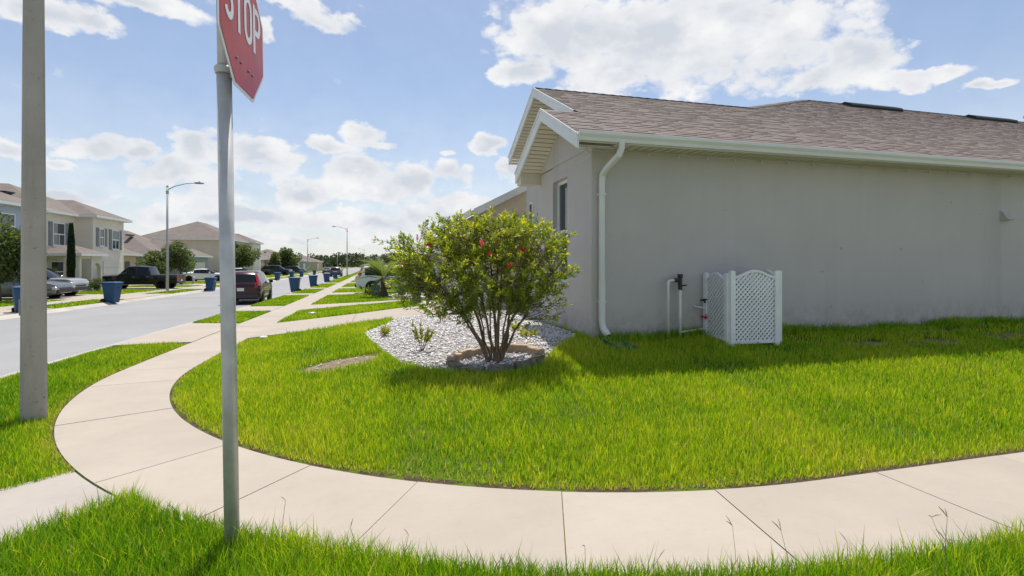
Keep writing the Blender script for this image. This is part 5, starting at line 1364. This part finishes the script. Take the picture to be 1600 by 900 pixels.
# ------------------------------------------------------------------ wheeled bins
def make_bin():
    t = thing('recycling_bin', 'x', 'bin', (0, 0, 0), group='blue wheeled bins put out along the street'); m = MB()
    V = []; F = []
    lv = ((.0, .22, .25), (.04, .235, .265), (.55, .27, .31), (.98, .3, .36), (1.0, .315, .375), (1.03, .315, .375))
    for z, a, b in lv:
        c = .05
        for x, y in ((-a + c, -b), (a - c, -b), (a, -b + c), (a, b - c), (a - c, b), (-a + c, b), (-a, b - c), (-a, -b + c)): V.append((x, y + (.02 if z < .1 else 0), z + .03))
    for i in range(len(lv) - 1):
        for k_ in range(8): F.append((i * 8 + k_, i * 8 + (k_ + 1) % 8, (i + 1) * 8 + (k_ + 1) % 8, (i + 1) * 8 + k_))
    F.append(tuple(range(7, -1, -1))); body = m.add(V, F).build('body', 'bin_blue', t, local=True)
    ld = MB(); ld.add([(-.325, -.4, 1.065), (.325, -.4, 1.065), (.325, .39, 1.065), (-.325, .39, 1.065), (-.315, -.39, 1.1), (.315, -.39, 1.1), (.315, .38, 1.1), (-.315, .38, 1.1), (-.24, -.28, 1.14), (.24, -.28, 1.14), (.24, .28, 1.14), (-.24, .28, 1.14)],
        [(3, 2, 1, 0), (0, 1, 5, 4), (1, 2, 6, 5), (2, 3, 7, 6), (3, 0, 4, 7), (4, 5, 9, 8), (5, 6, 10, 9), (6, 7, 11, 10), (7, 4, 8, 11), (8, 9, 10, 11)]).build('lid', 'bin_blue', t, local=True)
    MB().tube([(-.26, .37, 1.02), (-.26, .44, 1.04), (.26, .44, 1.04), (.26, .37, 1.02)], .016, 6).build('handle', 'bin_blue', t, local=True)
    for s in (-1, 1): MB().lathe([(.05, -.03), (.125, -.03), (.13, -.015), (.13, .015), (.125, .03), (.05, .03)], 14, 'y').build('wheel', 'tyre', t, local=True)
    for o_, s in zip([c for c in t.children if c.name.startswith('wheel')], (-1, 1)): o_.rotation_euler = (0, 0, R(90)); o_.location = (s * .27, .29, .13)
    MB().tube([(-.26, .29, .13), (.26, .29, .13)], .012, 6).build('axle', 'galv', t, local=True)
    mk = MB()
    for i in range(3):
        a = R(90 + 120 * i); b = R(90 + 120 * (i + 1)); p = Vector((.075 * math.cos(a), .075 * math.sin(a))); q = Vector((.075 * math.cos(b), .075 * math.sin(b))); d = (q - p); p, q = p + d * .1, p + d * .8; n_ = Vector((-d.y, d.x)).normalized() * .014
        mk.add([(v_.x, 0, v_.y) for v_ in (p - n_, q - n_, q + n_, p + n_)], [(0, 1, 2, 3), (3, 2, 1, 0)])
    e = mk.build('emblem', 'bin_mark', t, local=True); e.location = (0, -.352, .82); e.rotation_euler = (R(-4), 0, 0)
    return t
bin0 = make_bin()
bins = [(-12.55, 22.6, 35, 'blue wheeled bin half hidden behind the concrete lamp post'), (-12.25, 28.4, 75, 'blue wheeled bin on the far kerb by the grey parked cars'), (-11.75, 41.6, 80, 'blue wheeled bin on the far kerb just past the stop sign post'),
        (-5.35, 36.9, -95, 'largest blue wheeled bin on the near kerb beyond the maroon suv'), (-5.2, 45.9, -92, 'second blue wheeled bin on the near kerb beyond the maroon suv'), (-5.25, 58.5, -95, 'third blue wheeled bin along the near kerb'), (-5.5, 73.5, -90, 'last blue wheeled bin on the near kerb before the street lamp'),
        (-12.1, 69.5, 85, 'blue wheeled bin on the far kerb in front of the dark blue car'), (-12.3, 82, 88, 'blue wheeled bin on the far kerb under the dark blue car nose'), (-12.0, 90, 88, 'blue wheeled bin beside the small dark oak on the far kerb'), (-12.0, 108, 88, 'most distant blue wheeled bin on the far kerb')]
for i, (x, y, a, lab) in enumerate(bins):
    o = bin0 if i == 0 else copy_tree(bin0)
    onk = x < -12 or x > -5.61
    o.location = (x, y, float(zr(y)) + (.05 if onk else .004)); o.rotation_euler = (0, 0, R(a)); o['label'] = lab; o.scale = (.9, .9, .9)

# ------------------------------------------------------------------ vehicles
PAINT = {k: paint(k, c, mt) for k, c, mt in (('maroon_paint', (.036, .008, .011), .3), ('black_paint', (.012, .012, .014), .2), ('white_paint', (.72, .73, .74), 0), ('grey_paint', (.16, .165, .18), .4), ('silver_paint', (.42, .43, .44), .5), ('navy_paint', (.025, .035, .06), .3), ('dark_paint', (.05, .052, .055), .3))}
# stations: x, sill z, belt z, top z, half width, half width at top, glass flag for the span to the next station
SHAPES = {
 'suv': dict(L=4.55, st=[(-2.27, .5, .86, .9, .78, .66, ''), (-2.24, .36, .98, 1.0, .86, .72, ''), (-2.14, .3, 1.04, 1.1, .9, .7, 'R'), (-1.86, .27, 1.06, 1.5, .91, .62, ''), (-1.74, .27, 1.06, 1.6, .91, .62, 's'), (-.95, .26, 1.04, 1.65, .915, .63, 'p'), (-.87, .26, 1.04, 1.655, .915, .63, 's'),
      (.05, .26, 1.01, 1.66, .915, .63, 'p'), (.13, .26, 1.01, 1.66, .915, .63, 's'), (.5, .26, .99, 1.61, .915, .62, 'sW'), (1.18, .27, 1.0, 1.06, .91, .68, ''), (1.9, .28, .99, 1.03, .9, .68, ''), (2.16, .3, .95, .98, .88, .66, ''), (2.25, .36, .86, .89, .82, .62, ''), (2.28, .45, .7, .73, .76, .56, '')], wh=(-1.32, 1.34), wr=.345),
 'sedan': dict(L=4.7, st=[(-2.35, .48, .8, .84, .76, .62, ''), (-2.3, .36, .92, .96, .84, .68, ''), (-2.1, .3, .97, 1.02, .89, .7, ''), (-1.6, .26, .97, 1.07, .9, .68, 'R'), (-.98, .24, .96, 1.38, .9, .58, 's'), (-.45, .24, .94, 1.43, .9, .58, 'p'), (-.37, .24, .94, 1.435, .9, .58, 's'),
      (.3, .24, .92, 1.42, .9, .58, 'sW'), (1.12, .25, .9, .97, .9, .66, ''), (1.95, .27, .84, .88, .88, .64, ''), (2.22, .3, .77, .8, .84, .62, ''), (2.32, .36, .68, .71, .78, .58, ''), (2.35, .44, .6, .62, .72, .54, '')], wh=(-1.4, 1.42), wr=.33),
 'pickup': dict(L=5.8, st=[(-2.9, .55, 1.12, 1.15, .92, .88, ''), (-2.88, .48, 1.14, 1.17, .97, .9, ''), (-2.4, .46, 1.14, 1.17, .98, .9, ''), (-1.2, .44, 1.14, 1.17, .98, .9, ''), (-.98, .42, 1.15, 1.2, .98, .88, 'R'), (-.78, .42, 1.15, 1.85, .98, .7, 's'), (.05, .42, 1.14, 1.91, .98, .71, 'p'), (.13, .42, 1.14, 1.91, .98, .71, 's'),
      (.75, .42, 1.12, 1.87, .98, .7, 'sW'), (1.42, .43, 1.12, 1.2, .98, .76, ''), (2.45, .45, 1.08, 1.13, .96, .74, ''), (2.8, .48, 1.02, 1.06, .92, .7, ''), (2.9, .55, .92, .94, .85, .62, '')], wh=(-1.75, 1.85), wr=.41)}
def car(label, shape, paintname, loc, rz, group=None, name='parked_car', cat='car'):
    sh = SHAPES[shape]; z0 = float(zr(loc[1])) + .004 if len(loc) == 2 else loc[2]; t = thing(name, label, cat, (loc[0], loc[1], z0), R(rz), group=group)
    st = sh['st']; rings = []
    for (x, zs, zb, zt, w, wt, fl) in st:
        dz = zt - zb; e = min(.06, dz * .4)
        rings.append([(x, 0, zs), (x, w * .88, zs), (x, w * .98, zs + .1), (x, w, zs + (zb - zs) * .55), (x, w * .965, zb), (x, wt + (w * .965 - wt) * .12, zt - e), (x, wt * .86, zt), (x, 0, zt + .012)])
    n = 8; faces = {}
    def add(key, quad): faces.setdefault(key, []).append(quad)
    for i in range(len(st) - 1):
        fl = st[i][6]
        for s in (1, -1):
            A = [(x, y * s, z) for x, y, z in rings[i]]; B = [(x, y * s, z) for x, y, z in rings[i + 1]]
            for k_ in range(n - 1):
                q = [A[k_], B[k_], B[k_ + 1], A[k_ + 1]]
                if s < 0: q = q[::-1]
                key = 'body'
                if k_ == 4 and 's' in fl: key = ('side_window', i, s)
                elif k_ == 4 and 'p' in fl: key = ('pillar', i, s)
                elif k_ >= 5 and 'R' in fl: key = 'rear_window'
                elif k_ >= 5 and 'W' in fl: key = 'windscreen'
                add(key, q)
    for i, rev in ((0, False), (len(st) - 1, True)):
        ring = [(x, y, z) for x, y, z in rings[i]] + [(x, -y, z) for x, y, z in rings[i][-2:0:-1]]
        add('body', ring if rev else ring[::-1])
    for key, qs in faces.items():
        m = MB()
        for q in qs: m.add(q, [tuple(range(len(q)))])
        nm = key if isinstance(key, str) else key[0]
        mat = PAINT[paintname] if nm == 'body' else ('black_plastic' if nm == 'pillar' else 'car_glass')
        o = m.build(nm, mat, t, local=True)
        import bmesh
        bm = bmesh.new(); bm.from_mesh(o.data); bmesh.ops.remove_doubles(bm, verts=bm.verts, dist=1e-4); bm.to_mesh(o.data); bm.free(); auto_smooth(o, 38)
    # sills and bumpers in black, arches, wheels
    w = st[6][4]; wr = sh['wr']
    MB().box(st[2][0] + .5, st[-3][0] - .4, -w * .93, w * .93, st[6][1] - .03, st[6][1] + .1).build('sill', 'black_plastic', t, local=True)
    MB().bbox(st[0][0] - .03, st[0][0] + .25, -st[1][4] * .95, st[1][4] * .95, st[1][1] - .02, st[1][1] + .22, .03).build('rear_bumper', 'black_plastic', t, local=True)
    MB().bbox(st[-1][0] - .25, st[-1][0] + .025, -st[-2][4] * .93, st[-2][4] * .93, st[-2][1] - .02, st[-2][1] + .2, .03).build('front_bumper', 'black_plastic', t, local=True)
    for wx in sh['wh']:
        for s in (1, -1):
            yo = s * (w - .1)
            MB().lathe([(wr * 1.14, -.02), (wr * 1.16, s * .112)], 20, 'y', (wx, yo - s * .005, wr * 1.02)).build('wheel_arch', 'black_plastic', t, local=True)
            wl = MB().lathe([(wr * .62, -.1), (wr * .95, -.1), (wr, -.06), (wr, .07), (wr * .95, .11), (wr * .64, .115)] if s > 0 else [(wr * .64, -.115), (wr * .95, -.11), (wr, -.07), (wr, .06), (wr * .95, .1), (wr * .62, .1)], 22, 'y', (wx, yo + s * .02, wr)).build('wheel', 'tyre', t, local=True, smooth=False)
            rm_ = MB()
            for q in range(5):
                a = R(72 * q + 20); c_, s_ = math.cos(a), math.sin(a); r1, hw = wr * .62, .045; ys_ = yo + s * .145
                rm_.add([(wx + c_ * r - s_ * h_, ys_ + dy, wr + s_ * r + c_ * h_) for dy in (0, -s * .02) for r, h_ in ((.03, -hw), (r1, -hw), (r1, hw), (.03, hw))], [(0, 1, 2, 3), (3, 2, 1, 0), (0, 4, 5, 1), (2, 6, 7, 3)])
            for k_ in range(20):
                a, b = R(18 * k_), R(18 * k_ + 18); rr = (wr * .56, wr * .65); ys_ = yo + s * .142
                rm_.add([(wx + math.cos(q) * r, ys_, wr + math.sin(q) * r) for q, r in ((a, rr[0]), (b, rr[0]), (b, rr[1]), (a, rr[1]))], [(0, 1, 2, 3), (3, 2, 1, 0)])
            rm_.build('rim', 'rim', wl, local=True)
    # lamps, plate, mirrors, handles
    xr, xf = st[0][0], st[-1][0]
    for s in (1, -1):
        if shape == 'suv':
            V = [(-2.22, s * .9 * .955, .95), (-2.0, s * .915 * .985, .98), (-1.84, s * .7, 1.5), (-1.95, s * .62, 1.48), (-2.17, s * .72, 1.08), (-2.262, s * .77, .93)]
            MB().add(V, [(0, 1, 2, 3, 4, 5) if s > 0 else (5, 4, 3, 2, 1, 0)]).prism([(-2.285, s * .62, .86), (-2.285, s * .79, .86), (-2.25, s * .84, 1.04), (-2.25, s * .66, 1.02)][::int(s)], (-.03, 0, 0)).build('tail_light', 'tail', t, local=True)
        else:
            MB().box(xr - .012, xr + .2, *sorted((s * .62, s * st[1][4] * .985)), .74 if shape == 'sedan' else .8, .9 if shape == 'sedan' else 1.08).build('tail_light', 'tail', t, local=True)
        MB().bbox(xf - .34, xf - .012, *sorted((s * .5, s * (st[-3][4] + .004))), st[-2][2] - .17, st[-2][2] - .03, .02).build('headlight', 'headlight', t, local=True)
        xm = [q[0] for q in st if 'W' in q[6]][0] + .35; zm = [q[2] for q in st if 'W' in q[6]][0]
        MB().bbox(xm - .05, xm + .08, *sorted((s * (w - .02), s * (w + .17))), zm + .02, zm + .18, .02).build('mirror', PAINT[paintname], t, local=True)
        for xh in (-.75, .25): MB().box(xh - .1, xh + .08, *sorted((s * (w * .965), s * (w + .012))), zm - .13, zm - .1).build('door_handle', 'rim' if shape == 'pickup' else PAINT[paintname], t, local=True)
    MB().box(xr - .042, xr - .03, -.16, .16, .7 if shape != 'pickup' else .62, .85 if shape != 'pickup' else .77).build('number_plate', 'plate', t, local=True)
    MB().box(xf - .03, xf + .012, -.5, .5, st[-2][1] + .22, st[-2][2] - .2).build('grille', 'black_plastic', t, local=True)
    if shape == 'pickup': MB().box(-2.78, -1.12, -.82, .82, 1.16, 1.186).build('bed_cover', 'black_plastic', t, local=True)
    if shape == 'pickup': MB().box(-1.0, 1.3, -1.06, 1.06, .38, .42).build('side_step', 'rim', t, local=True)
    return t
zb2 = lambda y: float(base(y)) + .024
car('maroon suv parked at the near kerb with its rear towards the corner', 'suv', 'maroon_paint', (-6.2, 28.0), 93).scale = (.92, .92, .95)
car('white suv parked tail-out in the driveway behind the palm', 'suv', 'white_paint', (1.1, 32.4, zl(.8, 32.4) + .03), 0).scale = (1.02, 1.02, 1.0)
car('black pickup truck parked in the driveway of the pale cream house', 'pickup', 'black_paint', (-17.2, 44.4, zb2(44.4)), 180, name='pickup_truck', cat='pickup').scale = (.9, .92, .92)
car('grey sedan nose-out in the driveway of the blue-grey house', 'sedan', 'grey_paint', (-18.15, 31.8, zb2(32)), 0)
car('silver suv parked behind the grey sedan', 'suv', 'silver_paint', (-18.6, 34.3, zb2(34.4)), 0)
car('white sedan in the driveway of the sage grey house', 'sedan', 'white_paint', (-18.6, 64, zb2(64)), 0)
car('white hatchback seen over the roof of the maroon suv', 'sedan', 'white_paint', (-18.3, 78, zb2(78)), 0)
car('dark blue suv in the driveway beyond the round-headed oak', 'suv', 'navy_paint', (-17.4, 99, zb2(99)), 0).scale = (1.1, 1.1, 1.1)
car('dark grey suv next to the small dark oak', 'suv', 'dark_paint', (-16.6, 114, zb2(114)), 0)
car('small grey car parked far down the street', 'sedan', 'grey_paint', (-11.0, 124), 90)
car('dark suv parked at the near kerb by the second street lamp', 'suv', 'dark_paint', (-6.7, 92), 90)
car('silver sedan parked in the distance by the kerb', 'sedan', 'silver_paint', (-10.8, 140), 90)

# ------------------------------------------------------------------ utility boxes and small fittings
def pedestal(label, x, y, h, w):
    z0 = zl(x, y); t = thing('utility_box', label, 'utility box', (x, y, z0), group='green utility boxes')
    MB().bbox(x - w, x + w, y - w * .8, y + w * .8, z0 - .05, z0 + h * .8, .02).build('body', 'pedestal', t); MB().bbox(x - w * 1.07, x + w * 1.07, y - w * .87, y + w * .87, z0 + h * .8 - .02, z0 + h, .03).build('cap', 'pedestal', t)
    MB().box(x - w * .5, x + w * .5, y - w * .8 - .008, y - w * .8, z0 + h * .35, z0 + h * .5).build('label_plate', 'brass', t)
pedestal('green utility box nearest the corner, between the driveways', 1.22, 16.3, .42, .13)
pedestal('green utility box beside the palm in front of the white suv', -.05, 28.4, .68, .22)
pedestal('green utility box behind the palm with a plant at its back', 1.35, 28.6, .6, .2)
def cover(label, x, y, r, mat='galv', name='valve_cover'):
    z0 = zl(x, y); t = thing(name, label, 'cover', (x, y, z0)); MB().lathe([(r, -.1), (r, .075), (r * .93, .085)], 18, at=(x, y, z0)).build('frame', mat, t); MB().lathe([(r * .85, .08), (r * .85, .09), (r * .8, .094)], 18, at=(x, y, z0)).build('lid', mat, t)
cover('round grey valve cover in the grass strip between driveways', -2.0, 17.4, .13)
cover('small round sprinkler cover in the lawn near the sidewalk', -2.25, 11.4, .08, 'soffit')
hy = thing('fire_hydrant', 'small pale hydrant on the grass beside the white sedan', 'hydrant', (-16.9, 54.6, zl(-16.9, 54.6)))
zz = zl(-16.9, 54.6); MB().lathe([(.16, 0), (.16, .06), (.11, .08), (.11, .5), (.15, .52), (.15, .56), (.12, .66), (.05, .72), (.03, .78)], 12, at=(-16.9, 54.6, zz)).build('barrel', 'lamp_metal', hy); MB().lathe([(.06, -.2), (.06, .2)], 10, 'y', (-16.9, 54.6, zz + .42)).build('nozzle', 'lamp_metal', hy)
